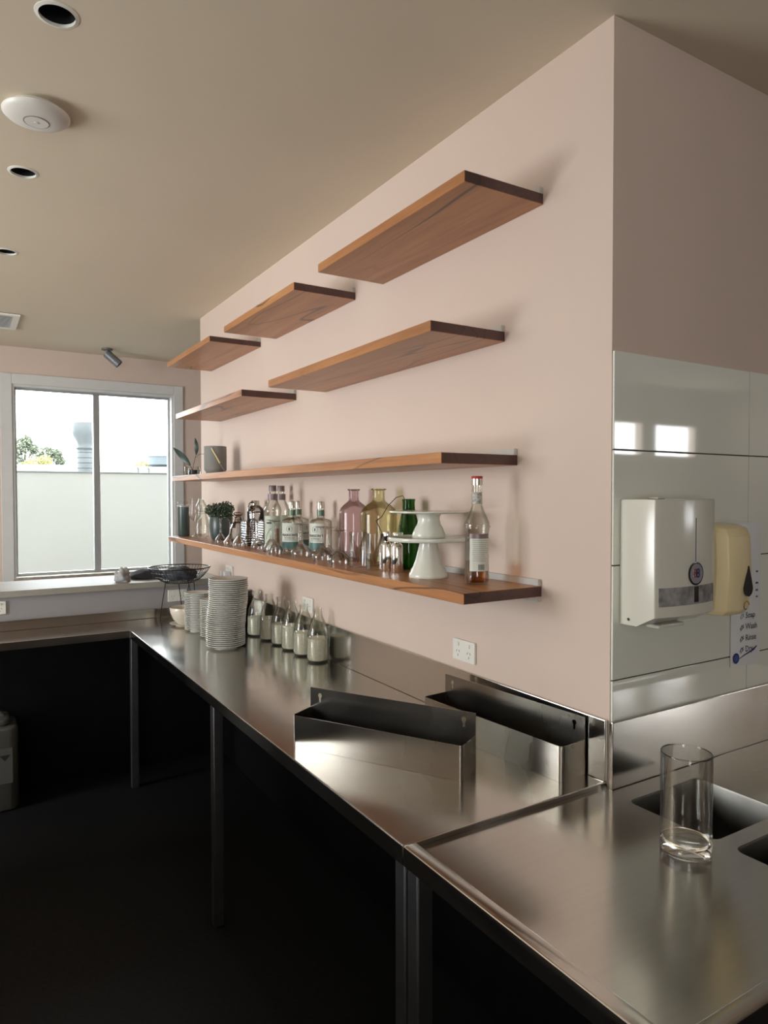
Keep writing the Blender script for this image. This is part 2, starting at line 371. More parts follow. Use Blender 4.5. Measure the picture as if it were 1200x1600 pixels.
wl = MB(); ys = [YB - 0.1] + [q for a in LEFT_WINDOWS for q in a[:2]] + [YF + 0.15]
for i in range(0, len(ys), 2): wl.box(XL - 0.1, XL, ys[i], ys[i + 1], 0, ZC)
for a, b, c, d in LEFT_WINDOWS: wl.box(XL - 0.1, XL, a, b, 0, c).box(XL - 0.1, XL, a, b, d, ZC)
struct(wl.build('wall_left', 'pink'), 'pink left wall with a row of windows, out of frame', 'wall')
q0, q1, q2, q3 = FILL_WINDOW
wb = MB().box(XL, q0, YB - 0.1, YB, 0, ZC).box(q1, 4.7, YB - 0.1, YB, 0, ZC).box(q0, q1, YB - 0.1, YB, 0, q2).box(q0, q1, YB - 0.1, YB, q3, ZC).box(6.15, XR, YB - 0.1, YB, 0, ZC).box(4.7, 6.15, YB - 0.1, YB, 0, 2.1).box(4.7, 6.15, YB - 0.1, YB, 2.46, ZC)
wb.box(5.18, 5.42, YB - 0.1, YB, 2.1, 2.46)
struct(wb.build('wall_back', 'pink'), 'rear wall behind the camera with a high strip window and an added fill opening', 'wall')
struct(MB().box(XR, XR + 0.1, YB, 0.14, 0, ZC).build('wall_kitchen', 'pink'), 'end wall of the kitchen side, out of frame', 'wall')
# low wall behind the far bench, with the ledge on it
struct(MB().box(-2.7, -0.001, 3.15, 3.57, 0, 1.085).build('wall_low', 'greywall'), 'low painted wall between far steel bench and window ledge', 'wall')
struct(MB().box(-2.74, -0.001, 3.125, 3.62, 1.0855, 1.122).build('trim_1', 'ledge', bevel=0.003), 'pale polished ledge on top of the low wall', 'ledge')
struct(MB().box(-2.7, -0.03, 3.132, 3.1495, 0, 0.85).build('trim_2', 'black'), 'black panel on the low wall under the far bench', 'panel')
struct(MB().box(-0.02, -0.001, 0.0, 3.13, 0, 0.85).build('trim_3', 'black'), 'black panel on the shelf wall under the long bench', 'panel')
struct(MB().box(0.0, 1.6, -0.012, 0.0075, 0, 0.83).build('trim_4', 'black'), 'black panel under the sink bench', 'panel')

# tiles, each a part of the front wall
z_rows = [(0.89, 1.1645), (1.1675, 1.4645), (1.4675, 1.7645), (1.7675, 2.02)]
x_cols = [(0.0003, 0.5985), (0.6015, 1.1985), (1.2015, 1.6)]
cache = {}
struct(MB().box(0.004, 1.6, 0.002, 0.0079, 0.885, 2.0185).build('grout', 'grout', wt), None, None)
for zi, (z0, z1) in enumerate(z_rows):
    for xi, (x0, x1) in enumerate(x_cols):
        key = (round(x1 - x0, 4), round(z1 - z0, 4))
        if key not in cache:
            o = MB().box(0, x1 - x0, 0, 0.006, 0, z1 - z0).build('tile', 'tile', wt, bevel=0.0012, seg=2, loc=(x0, 0.0, z0)); cache[key] = o.data
        else:
            o = bpy.data.objects.new('tile', cache[key]); COL.objects.link(o); o.parent = wt; o.location = (x0, 0.0, z0)

# ------------------------------------------------------------------ far window
W = MB()
W.box(WX0 - 0.085, WX0 + 0.0, YF - 0.018, YF - 0.0002, 0.93, WZ1 + 0.085).box(WX1, WX1 + 0.085, YF - 0.018, YF - 0.0002, 0.93, WZ1 + 0.085).box(WX0, WX1, YF - 0.018, YF - 0.0002, WZ1, WZ1 + 0.085)
win = W.build('window_1', 'frame', bevel=0.004)
struct(win, 'two-pane window with pale architrave in the far wall', 'window')
jam = MB(); e = 0.0006
jam.box(WX0 + e, WX0 + 0.018, YF - 0.005, YF + 0.149, WZ0 + 0.02, WZ1 - e).box(WX1 - 0.018, WX1 - e, YF - 0.005, YF + 0.149, WZ0 + 0.02, WZ1 - e).box(WX0 + 0.018, WX1 - 0.018, YF - 0.005, YF + 0.149, WZ1 - 0.018, WZ1 - e)
jam.build('jamb', 'frame', win)
MB().box(WX0 + 0.001, WX1 - 0.001, YF - 0.03, YF + 0.149, WZ0 + 0.0005, WZ0 + 0.018).build('window_sill', 'sill', win, bevel=0.002)
y0, y1 = YF + 0.07, YF + 0.11; a0, a1 = WX0 + 0.0185, WX1 - 0.0185; b0, b1 = WZ0 + 0.019, WZ1 - 0.0185
fr = MB(); t_ = 0.016
fr.box(a0, a0 + t_, y0, y1, b0, b1).box(a1 - t_, a1, y0, y1, b0, b1).box(a0 + t_, a1 - t_, y0, y1, b0, b0 + t_ + 0.006).box(a0 + t_, a1 - t_, y0, y1, b1 - t_, b1)
fr.build('sash_frame', 'alu', win)
MB().box(-0.43, -0.377, YF + 0.055, YF + 0.118, b0 + t_ + 0.0065, b1 - t_ - 0.0005).build('mullion', 'alu', win, bevel=0.003)
for p0, p1 in ((a0 + t_, -0.4305), (-0.3765, a1 - t_)):
    MB().box(p0 + 0.0003, p1 - 0.0003, YF + 0.088, YF + 0.092, b0 + t_ + 0.0065, b1 - t_ - 0.0005).build('pane', 'pane', win)

# ------------------------------------------------------------------ outside
struct(MB().box(-60, 90, YF + 0.2, 160, -0.4, -0.3).build('ground', 'ground'), 'bare ground outside the far window', 'ground')
pp = thing('parapet', 'pale rendered parapet wall outside the far window', 'wall', (0, 10, -0.3))
MB().box(-6, 7, 0, 0.25, 0, 2.29).build('wall_panel', 'parapet', pp)
MB().box(-6.02, 7.02, -0.02, 0.27, 2.2905, 2.305).build('coping', 'coping', pp)
for px_, h in ((0.965, 0.09), (1.125, 0.085)):
    tag(MB().tube([(0, 0, 0), (0, 0, h * 0.6), (-0.015, 0, h)], 0.012, 8).build('pipe_stub', 'coping', loc=(px_, 10.1, 2.0056)),
        'short dark pipe stub on parapet, %s one of the two' % ('left' if px_ < 1 else 'right'), 'pipe', 'pipe stubs on the parapet')
fl_ = thing('flue', 'grey round exhaust flue with flared cowl behind the parapet', 'flue', (0.325, 11.0, -0.3))
MB().lathe([(0, 0), (0.125, 0), (0.125, 2.70), (0, 2.70)], 24).build('duct', 'galv', fl_, smooth=40)
for i in range(5):
    MB().lathe([(0.126, 2.30 + i * 0.085), (0.130, 2.302 + i * 0.085), (0.130, 2.31 + i * 0.085), (0.126, 2.312 + i * 0.085)], 24).build('seam', 'galvdark', fl_, smooth=40)
MB().lathe([(0.126, 2.70), (0.15, 2.70), (0.15, 2.72), (0.126, 2.72)], 24).build('flange', 'galvdark', fl_)
MB().lathe([(0, 2.705), (0.12, 2.7205), (0.12, 2.80), (0.19, 2.93), (0.19, 3.13), (0.175, 3.13), (0.175, 2.95), (0, 2.9)], 28).build('cowl', 'galv', fl_, smooth=40)

def leaf_cloud(blobs, n, size, seed):
    rnd = random.Random(seed); mb = MB()
    for (cx, cy, cz, rx, ry, rz) in blobs:
        for i in range(n):
            while True:
                p = Vector((rnd.uniform(-1, 1), rnd.uniform(-1, 1), rnd.uniform(-1, 1)))
                if 0.25 < p.length < 1: break
            p *= (0.6 + 0.4 * rnd.random()) / max(p.length, 0.6)
            c = Vector((cx + p.x * rx, cy + p.y * ry, cz + p.z * rz))
            a = Vector((rnd.gauss(0, 1), rnd.gauss(0, 1), rnd.gauss(0, 1))).normalized(); b = a.orthogonal().normalized()
            b = Matrix.Rotation(rnd.uniform(0, 6.28), 3, a) @ b; d = a.cross(b); s = size * rnd.uniform(0.6, 1.3)
            mb.add([c - b * s, c + d * s * 0.45 + a * s * 0.12, c + b * s, c - d * s * 0.45 + a * s * 0.12], [(0, 1, 2, 3)])
    return mb
def tree(label, x, y, blobs, n, size, mat, seed, cat='tree', name='tree', trunk=True):
    t = thing(name, label, cat, (x, y, -0.3))
    tag(leaf_cloud(blobs, n, size, seed).build('foliage', mat, t), kind='stuff')
    if trunk:
        top = max(b[2] for b in blobs); mb = MB().tube([(0, 0, 0), (0.1, 0, top * 0.4), (0, 0, top)], [0.25, 0.18, 0.05], 8)
        for b in blobs[:6]: mb.tube([(0.05, 0, top * 0.5), (b[0] * 0.6, b[1] * 0.6, b[2] * 0.9), (b[0], b[1], b[2])], [0.12, 0.07, 0.03], 6)
        mb.build('trunk', 'bark', t, smooth=60)
tree('taller grey-green tree at the left edge of the window', 7.3, 120, [(0, 0, 7.8, 1.9, 2, 2.4), (-0.8, 0, 9.6, 1.1, 1.4, 1.5), (0.3, 0, 10.3, 0.9, 1, 1.0), (1.2, 0, 9.2, 0.9, 1, 0.8), (-1.2, 0, 7.2, 1.2, 1, 1.6)], 420, 0.26, 'treeleaf', 1)
tree('lower round grey-green tree seen just left of the flue', 11.6, 126, [(0, 0, 7.3, 1.9, 2, 1.9), (-0.6, 0, 8.9, 1.3, 1.4, 1.2), (0.7, 0, 8.7, 1.2, 1, 1.0), (1.4, 0, 7.6, 0.8, 1, 0.8), (-1.4, 0, 8.0, 0.9, 1, 0.8)], 420, 0.26, 'treeleaf', 2)
tree('yellow flowering bush in front of the two grey-green trees', 8.2, 112, [(0, 0, 6.5, 1.6, 1.5, 1.1), (1.2, 0, 7.0, 1.0, 1, 0.9), (-1.1, 0, 6.2, 1.2, 1, 0.7)], 380, 0.22, 'bushleaf', 3, 'bush', 'bush')
tree('small yellowish bush beside the pale tank', 25.3, 120, [(0, 0, 7.3, 0.9, 1, 0.55), (-1.1, 0, 6.9, 0.7, 1, 0.4), (0.9, 0, 7.1, 0.7, 1, 0.4)], 220, 0.2, 'bushleaf', 4, 'bush', 'bush')
bd = thing('warehouse', 'low white flat-roofed building beyond the parapet', 'building', (10, 60, -0.3))
MB().box(-25, 30, 0, 14, 0, 4.2).build('wall_panel', 'roofwhite', bd); MB().box(-25.2, 30.2, -0.2, 14.2, 4.2005, 4.38).build('roof', 'roofwhite', bd)
tk = thing('water_tank', 'pale blue-grey tank on the roof of the white building', 'tank', (13.9, 61, 4.0805))
MB().lathe([(0, 0), (0.9, 0.0), (1.35, 0.22), (1.35, 0.95), (1.2, 1.0), (0, 1.05)], 28).build('shell', 'tank', tk, smooth=40)
MB().lathe([(1.352, 0.90), (1.40, 0.90), (1.40, 0.96), (1.352, 0.96)], 28).build('rim', 'tank', tk, smooth=40)

# ------------------------------------------------------------------ ceiling fittings
for i, (x, y) in enumerate(LIGHTS):
    t = thing('downlight', ['nearest black recessed downlight, large in the top left corner', 'middle recessed downlight, just beyond the round white ceiling disc', 'farthest recessed downlight, cut by the left edge of the photo'][i], 'light', (x, y, ZC), 0, 'recessed ceiling downlights')
    MB().lathe([(0.0435, 0.004), (0.0435, -0.004), (0.0525, -0.0015), (0.053, -0.0002), (0.0525, -0.0001), (0.0438, -0.0001)], 40).build('trim_ring', 'plastic', t, smooth=40)
    MB().lathe([(0.0432, 0.0045), (0.0425, 0.03), (0.030, 0.075), (0, 0.08)], 32).build('baffle', 'dark', t, smooth=40)
    MB().lathe([(0, 0.068), (0.024, 0.070), (0.022, 0.074), (0, 0.075)], 24).build('lamp', 'chrome', t, smooth=40)
ap = thing('wireless_access_point', 'round white domed disc with a centre button on the ceiling', 'access point', (-1.214, 1.25, ZC))
MB().lathe([(0, -0.0003), (0.078, -0.0003), (0.082, -0.010), (0.082, -0.012), (0, -0.012)], 48).build('base', 'plastic', ap, smooth=40)
MB().lathe([(0, -0.0125), (0.094, -0.0125), (0.0985, -0.016), (0.098, -0.020), (0.088, -0.029), (0.065, -0.037), (0.038, -0.0415), (0, -0.0425)], 48).build('dome', 'ap', ap, smooth=50)
MB().lathe([(0.0355, -0.0418), (0.0355, -0.0425), (0.038, -0.0423), (0.038, -0.0415)], 40).build('groove_ring', 'mauve', ap)
MB().lathe([(0, -0.0424), (0.0345, -0.0423), (0.0345, -0.0432), (0, -0.0438)], 40).build('button', 'ap', ap, smooth=40)
MB().tube([(-0.006 + 0.006 * (1 - math.cos(a)), -0.006 * math.sin(a), -0.0445) for a in [PI * k / 10 for k in range(11)]], 0.0014, 6).build('emblem', 'paper', ap)
vn = thing('air_vent', 'white slatted air vent in the ceiling at the left edge', 'vent', (-1.32, 4.31, ZC))
MB().box(-0.27, 0.25, -0.23, 0.23, -0.003, -0.0003).build('backing', 'dark', vn)
fm = MB().box(-0.27, 0.25, -0.23, -0.19, -0.014, -0.0031).box(-0.27, 0.25, 0.19, 0.23, -0.014, -0.0031).box(0.21, 0.25, -0.19, 0.19, -0.014, -0.0031).box(-0.27, -0.23, -0.19, 0.19, -0.014, -0.0031)
fm.build('frame', 'plastic', vn)
sl = MB().box(-0.23, 0.21, -0.006, 0.006, -0.0010, 0.0010).build('slat', 'frame', vn, loc=(0, -0.18, -0.009)); sl.rotation_euler.x = 0.6
for k in range(1, 17):
    o = sl.copy(); COL.objects.link(o); o.parent = vn; o.location = (0, -0.18 + k * 0.0225, -0.009)
sp = thing('spotlight', 'small grey cylinder spotlight hanging from the ceiling before the window', 'light', (-0.37, 4.95, ZC))
MB().lathe([(0, -0.0003), (0.045, -0.0003), (0.045, -0.012), (0, -0.012)], 24).build('base', 'spot', sp, smooth=40)
MB().tube([(0, 0, -0.012), (0.008, -0.003, -0.045)], 0.008, 8).build('stem', 'spot', sp)
sT = Matrix.Translation((0.008, -0.003, -0.05)) @ Matrix.Rotation(math.radians(-48), 4, Vector((0.25, 1, 0)))
MB().lathe([(0, 0.02), (0.034, 0.02), (0.036, 0.015), (0.036, -0.115), (0.032, -0.115), (0.030, -0.09), (0, -0.09)], 24, sT).build('barrel', 'spot', sp, smooth=40)

# ------------------------------------------------------------------ shelves
SHELVES = [
    ('top right shelf, largest one nearest the ceiling and camera', 0.257, 1.139, 2.480, 0.031, -0.285, 0.0),
    ('top middle shelf, between two others just below the ceiling', 1.363, 2.225, 2.473, 0.031, -0.283, 0.0),
    ('top left shelf, farthest of the row near the ceiling', 2.441, 3.325, 2.470, 0.029, -0.290, 0.0),
    ('empty middle-row shelf right of centre, under the largest top shelf', 0.420, 1.645, 2.120, 0.031, -0.280, 0.0),
    ('empty middle-row shelf at the left, nearest the window', 1.970, 3.144, 2.122, 0.032, -0.285, 0.0),
    ('long shelf at eye level holding grey planter and little jar', 0.361, 3.240, 1.738, 0.0317, -0.285, 0.0),
    ('long bottom shelf crowded with bottles and glasses', 0.257, 3.344, 1.354, 0.031, -0.286, 0.014)]
SH_TOP = 1.385; F_TOP = 1.7697
for lab, y0, y1, z0, th, xf, low in SHELVES:
    t = thing('timber_shelf', 'thick reddish timber board, ' + lab, 'shelf', (0, y0, z0), 0, 'floating timber wall shelves')
    o = MB().box(xf, -0.0005, 0, y1 - y0, 0, th).build('board', ['wood', 'woodend'], t, bevel=0.0012, seg=1)
    for p in o.data.polygons:
        if abs(p.normal.y) > 0.9: p.material_index = 1
    cb = MB().box(-0.013, -0.0008, 0.002, y1 - y0 - 0.002, th + 0.0003, th + 0.019)
    if low: cb.box(-0.05, -0.0008, 0.002, y1 - y0 - 0.002, -0.004, -0.0003).box(-0.013, -0.0008, 0.002, y1 - y0 - 0.002, -low, -0.0041)
    cb.build('mounting_channel', 'channel', t)

# ------------------------------------------------------------------ benches
BZ = 0.90
be = thing('steel_bench', 'long stainless steel bench along pink wall turning the far corner', 'bench', (0, 0, 0))
top = MB().prism([(-0.64, 0.012), (-0.0005, 0.012), (-0.0005, 3.138), (-2.6, 3.138), (-2.6, 2.80), (-0.64, 2.80)], BZ - 0.045, BZ)
top.build('bench_top', 'steel', be, bevel=0.003)
MB().box(-0.0125, -0.0005, 0.012, 3.1375, BZ + 0.0003, 1.062).build('upstand', 'steel_v', be, bevel=0.002)
MB().box(-2.6, -0.0127, 3.1262, 3.1382, BZ + 0.0003, 0.957).build('upstand', 'steel_v', be, bevel=0.002)
for x, y in ((-0.612, 1.36), (-0.612, 0.037), (-0.612, 2.838), (-2.55, 2.838)):
    MB().box(x - 0.02, x + 0.02, y - 0.02, y + 0.02, 0.0, BZ - 0.0455).build('leg', 'legsteel', be, bevel=0.004)
sb = thing('sink_bench', 'stainless steel sink bench with two bowls and raised rim', 'sink bench', (0, 0, 0))
SZ = 0.887
R1 = rrect(-0.03, 0.25, -0.31, -0.075, 0.022, 5); R2 = rrect(-0.03, 0.25, -0.585, -0.352, 0.022, 5)
plate([(-0.606, -0.624), (1.6, -0.624), (1.6, -0.0005), (-0.0005, -0.0005), (-0.0005, 0.0115), (-0.606, 0.0115)], [R1, R2], SZ - 0.003, SZ).build('drainboard', 'steel', sb)
rim = MB().prism([(-0.64, -0.655), (1.6, -0.655), (1.6, -0.624), (-0.606, -0.624), (-0.606, 0.0115), (-0.64, 0.0115)], BZ - 0.045, BZ)
rim.build('raised_rim', 'steel', sb, bevel=0.004, seg=3)
MB().box(-0.0122, 1.6, -0.0125, -0.0005, SZ + 0.0003, 1.062).build('upstand', 'steel_v', sb, bevel=0.002)
for lp in (R1, R2):
    b = MB(); n = len(lp); cx = sum(p[0] for p in lp) / n; cy = sum(p[1] for p in lp) / n
    rings = [(1.0, SZ - 0.001), (0.985, SZ - 0.006), (0.965, SZ - 0.10), (0.95, SZ - 0.165), (0.88, SZ - 0.185), (0.15, SZ - 0.19)]
    vs = [(cx + (x - cx) * s, cy + (y - cy) * s, z) for s, z in rings for x, y in lp]
    fs = [(j * n + i, j * n + (i + 1) % n, (j + 1) * n + (i + 1) % n, (j + 1) * n + i) for j in range(len(rings) - 1) for i in range(n)]
    b.add(vs, fs + [tuple((len(rings) - 1) * n + i for i in range(n))])
    o = b.build('bowl', 'bowlsteel', sb, smooth=50)
    MB().lathe([(0, 0), (0.03, 0), (0.028, 0.003), (0, 0.001)], 20, Matrix.Translation((cx, cy, SZ - 0.1895))).build('drain', 'chrome', o, smooth=40)
for x, y in ((-0.612, -0.012), (-0.612, -0.62), (1.55, -0.62)):
    MB().box(x - 0.02, x + 0.02, y - 0.02, y + 0.02, 0.0, BZ - 0.0455).build('leg', 'legsteel', sb, bevel=0.004)

# ------------------------------------------------------------------ speed rails (bottle troughs)
def bottle_rail(label, p, ang, L, D=0.096, H=0.094, HB=0.155):
    """local: length along +X, back panel at y=D, front at y=0"""
    t = thing('bottle_rail', label, 'bottle rail', p, ang, 'steel bottle rails on the bench')
    th = 0.0014; r = 0.012
    out = [(0, D - 0.002)] + [(r - r * math.cos(a), r - r * math.sin(a)) for a in [PI / 2 * k / 6 for k in range(7)]] + [(L - r + r * math.sin(a), r - r * math.cos(a)) for a in [PI / 2 * k / 6 for k in range(7)]] + [(L, D - 0.002)]
    inn = [(th, D - 0.002)] + [(r - (r - th) * math.cos(a), r - (r - th) * math.sin(a)) for a in [PI / 2 * k / 6 for k in range(7)]] + [(L - r + (r - th) * math.sin(a), r - (r - th) * math.cos(a)) for a in [PI / 2 * k / 6 for k in range(7)]] + [(L - th, D - 0.002)]
    MB().prism(out + inn[::-1], 0.0003, H).build('trough', 'rail', t, smooth=40)
    MB().prism(inn, 0.0004, 0.0018).build('base', 'rail', t)
    def key(x, z): return [(x + 0.007 * math.cos(a), z + 0.007 * math.sin(a)) for a in [math.radians(-60 + 300 * k / 14) for k in range(15)]] + [(x - 0.0035, z + 0.02) if False else (x - 0.0035, z - 0.02), (x + 0.0035, z - 0.02)]
    T = Matrix.Translation((0, D, 0)) @ Matrix.Rotation(PI / 2, 4, 'X')
    plate([(0, 0.0003), (L, 0.0003), (L, HB), (0, HB)], [key(0.035, HB - 0.022), key(L - 0.035, HB - 0.022)], 0, th, T).build('back_panel', 'rail', t)
    return t
aA = math.atan2(0.207 - 0.679, -0.329 + 0.600)
bottle_rail('stainless bottle rail set askew near the bench front edge', (-0.600, 0.679, BZ), aA, 0.545)
aB = math.atan2(0.064 - 0.622, -0.105 + 0.150)
bottle_rail('stainless bottle rail standing against the upstand at the bench end', (-0.160, 0.630, BZ), aB, 0.566)

# ------------------------------------------------------------------ wall outlets
def outlet(label, T, plugs=0):
    """local XZ plane, facing -Y"""
    t = thing('power_outlet', label, 'outlet'); t.matrix_world = T; t['group'] = 'double power outlets'
    MB().prism(rrect(-0.0585, 0.0585, -0.036, 0.036, 0.004, 3), -0.009, -0.0003, Matrix.Rotation(-PI / 2, 4, 'X') @ Matrix.Scale(1, 4)).build('cover_plate', 'plastic', t) if False else MB().box(-0.0585, 0.0585, -0.009, -0.0003, -0.036, 0.036).build('cover_plate', 'plastic', t, bevel=0.002)
    for s in (-1, 1):
        MB().box(s * 0.029 - 0.006, s * 0.029 + 0.006, -0.0125, -0.0091, 0.014, 0.026).build('rocker_switch', 'plastic', t, bevel=0.001)
        for dx, dz, a in ((-0.007, -0.004, 0.5), (0.007, -0.004, -0.5), (0, -0.018, 0)):
            MB().box(-0.0009, 0.0009, -0.0094, -0.00905, -0.004, 0.004, Matrix.Translation((s * 0.029 + dx, 0, dz)) @ Matrix.Rotation(a, 4, 'Y')).build('pin_slot', 'dark', t)
    return t
RX = Matrix.Rotation(-PI / 2, 4, 'Z')                   # local -Y -> world -X
outlet('white double power outlet on the pink wall above the bottle rails', Matrix.Translation((0, 0.614, 1.128)) @ RX)
outlet('white double power outlet on the pink wall behind the milk bottles', Matrix.Translation((0, 1.835, 1.118)) @ RX)
outlet('white double power outlet in the far corner, holding two plugs', Matrix.Translation((0, 2.98, 1.172)) @ RX)
outlet('white double power outlet on the low wall at the left edge', Matrix.Translation((-1.285, 3.15, 1.03)))
outlet('white double power outlet on the low wall behind the basket legs', Matrix.Translation((-0.285, 3.15, 1.025)))
for s, wd in ((-1, 'left'), (1, 'right')):
    t = thing('power_plug', 'white plug in the corner outlet, %s one of the two' % wd, 'plug', (-0.0128, 2.98 - s * 0.029, 1.160), 0, 'plugs in the corner outlet')
    MB().box(-0.038, 0, -0.017, 0.017, -0.016, 0.016).build('body', 'paper', t, bevel=0.005)
    MB().tube([(-0.02, 0, -0.0155), (-0.022, 0, -0.05), (-0.02, 0.01 * s, -0.10)], 0.003, 8).build('cord', 'paper', t, smooth=60)

# ------------------------------------------------------------------ paper towel dispenser, soap dispenser, notice
td = thing('paper_towel_dispenser', 'white glossy paper towel dispenser on the tiled wall', 'towel dispenser', (0.145, 0, 1.475))
def bulge(n=14, hw=0.122, y0=-0.108, b=0.016):
    return [(-hw + 2 * hw * i / n, y0 - b * (1 - ((2 * i / n - 1) ** 2))) for i in range(n + 1)]
fp = bulge()
case = MB(); zt, zf, zb = 0.163, -0.132, -0.160
prof = fp
n = len(prof); poly = prof + [(0.122, -0.0005), (-0.122, -0.0005)]
def zlow(y): return zb if y > -0.055 else zb + (zf - zb) * min(1, (-0.055 - y) / 0.053)
poly2 = prof + [(0.122, -0.055), (0.122, -0.0005), (-0.122, -0.0005), (-0.122, -0.055)]
m_ = len(poly2); vs = [(x, y, zlow(y)) for x, y in poly2] + [(x, y, zt) for x, y in poly2]
case.add(vs, [tuple(range(m_, 2 * m_))] + [(i, (i + 1) % m_, m_ + (i + 1) % m_, m_ + i) for i in range(m_)])
case.add([(x, y, zlow(y)) for x, y in prof] + [(0.122, -0.055, zb), (-0.122, -0.055, zb), (0.122, -0.0005, zb), (-0.122, -0.0005, zb)],
         [tuple(range(n)) + (n, n + 1), (n + 1, n, n + 2, n + 3)])
bmv = case.build('casing', 'disp', td, bevel=0.004, seg=3)
def front(x): return -0.108 - 0.016 * (1 - (x / 0.122) ** 2)
def strip(x0, x1, z0, z1, off, k=10, th=0.001):
    mb = MB(); xs = [x0 + (x1 - x0) * i / k for i in range(k + 1)]
    p = [(x, front(x) - off) for x in xs] + [(x, front(x) - off + th) for x in reversed(xs)]
    return mb.prism(p, z0, z1)
strip(-0.110, 0.112, -0.105, -0.058, 0.0012).build('clear_window', 'clearwin', td, smooth=40)
strip(0.012, 0.030, -0.100, -0.060, 0.0024, 3).build('window_tab', 'dark', td)
strip(0.021, 0.024, 0.0, 0.115, 0.0006, 2, 0.0008).build('sight_slot', 'paper', td)
strip(0.018, 0.0205, 0.0, 0.115, 0.0004, 2, 0.0008).build('slot_groove', 'dark', td)
Tb = Matrix.Translation((0.018, front(0.018) - 0.0008, -0.027)) @ Matrix.Rotation(PI / 2, 4, 'X')
bd_ = MB().lathe([(0, 0), (0.030, 0), (0.030, 0.0015), (0.0275, 0.002), (0, 0.002)], 32, Tb).build('badge', 'dark', td, smooth=40)
MB().lathe([(0, 0.0021), (0.0255, 0.0021), (0.0255, 0.0026), (0, 0.0026)], 32, Tb).build('badge_face', plain('badge_grey', (0.26, 0.25, 0.27), 0.4), bd_)
yb = front(0.018) - 0.0040
for ch, xx, mt, sz in (('3', 0.008, 'paper', 0.022), ('8', 0.013, 'red', 0.032), ('8', 0.0235, 'navy', 0.034)):
    text('numeral', ch, sz, mt, bd_, Matrix.Translation((xx, yb, -0.027)), bold=0.0006)
MB().lathe([(0, 0), (0.004, 0), (0.004, 0.0015), (0, 0.0015)], 16, Matrix.Translation((-0.1222, -0.032, -0.145)) @ Matrix.Rotation(-PI / 2, 4, 'Y')).build('lock', 'chrome', td)
MB().box(-0.06, 0.045, -0.075, -0.035, -0.170, -0.1605).build('outlet_lip', 'disp', td, bevel=0.003)
MB().box(-0.035, -0.005, -0.05, -0.02, 0.1632, 0.168).build('catch', 'disp', td, bevel=0.002)

sd = thing('soap_dispenser', 'cream soap dispenser with black teardrop window', 'soap dispenser', (0.368, 0, 1.44))
sec = lambda hw, yf: [(-hw, -0.0005), (-hw, yf * 0.72), (-hw * 0.82, yf * 0.95), (-hw * 0.4, yf), (hw * 0.4, yf), (hw * 0.82, yf * 0.95), (hw, yf * 0.72), (hw, -0.0005)]
lv = [(-0.120, 0.060, -0.104), (-0.105, 0.064, -0.118), (0.0, 0.064, -0.126), (0.095, 0.063, -0.122), (0.118, 0.060, -0.112), (0.128, 0.055, -0.08)]
b = MB(); k = 8; vs = [(x, y, z) for z, hw, yf in lv for x, y in sec(hw, yf)]
fs = [(j * k + i, j * k + (i + 1) % k, (j + 1) * k + (i + 1) % k, (j + 1) * k + i) for j in range(len(lv) - 1) for i in range(k)] + [tuple(range(k)), tuple((len(lv) - 1) * k + i for i in range(k))]
b.add(vs, fs).build('casing', 'cream', sd, bevel=0.004, seg=2)
drop = [(0.017 * math.sin(a) * (1 if math.cos(a) < 0 else (1 - 0.75 * math.cos(a))), -0.035 * math.cos(a) * -1 if math.cos(a) > 0 else 0.02 * math.cos(a)) for a in [2 * PI * i / 28 for i in range(28)]]
drop = [(x, z if z < 0 else z * 1.5) for x, z in drop]
MB().prism(drop, 0, 0.003, Matrix.Translation((0.024, -0.1248, -0.045)) @ Matrix.Rotation(PI / 2, 4, 'X') @ Matrix.Scale(1.15, 4)).build('level_window', 'dark', sd)
MB().tube([(0.024 + 0.0115 * math.cos(a), -0.1225, -0.093 + 0.0115 * math.sin(a)) for a in [PI * 1.0 * i / 10 for i in range(11)]], 0.0012, 6).build('press_mark', 'orange', sd)
MB().tube([(0.020 + 0.008 * math.cos(a), -0.1222, -0.096 + 0.008 * math.sin(a)) for a in [PI * 0.9 + PI * i / 10 for i in range(9)]], 0.0009, 6).build('press_mark', 'ink', sd)

po = thing('hand_washing_notice', 'white paper hand washing notice hanging behind the soap dispenser', 'notice', (0.585, 0, 1.35))
sh = MB(); kk = 10; W2 = 0.076
prof = [(-W2 + 2 * W2 * i / kk, -0.004 - 0.004 * math.sin(PI * i / kk)) for i in range(kk + 1)]
sh.prism(prof + [(x, y + 0.0004) for x, y in reversed(prof)], -0.215, 0.215).build('sheet', 'paper', po, smooth=60)
yp = lambda x: -0.0042 - 0.004 * math.sin(PI * (x + W2) / (2 * W2)) - 0.0006
for i, wd in enumerate(('Soap', 'Wash', 'Rinse', 'Dry')):
    z = -0.065 - i * 0.034
    text('lettering', wd, 0.026, 'ink', po, Matrix.Translation((-0.008, yp(0.02), z)), align='LEFT', bold=0.0002)
    ic = MB(); hx = -0.026
    ic.tube([(hx - 0.008, yp(hx), z - 0.006), (hx, yp(hx), z + 0.006), (hx + 0.009, yp(hx), z - 0.002)], 0.0011, 5)
    ic.tube([(hx - 0.006, yp(hx), z - 0.010), (hx + 0.004, yp(hx), z - 0.003), (hx + 0.008, yp(hx), z + 0.008)], 0.0009, 5)
    ic.build('hand_icon', plain('grey_ink', (0.25, 0.25, 0.27), 0.6) if i == 0 else 'ink', po)
MB().lathe([(0, 0), (0.016, 0), (0.016, 0.0005), (0, 0.0005)], 24, Matrix.Translation((-0.052, yp(-0.05) , -0.19)) @ Matrix.Rotation(PI / 2, 4, 'X')).build('round_emblem', 'navy', po)
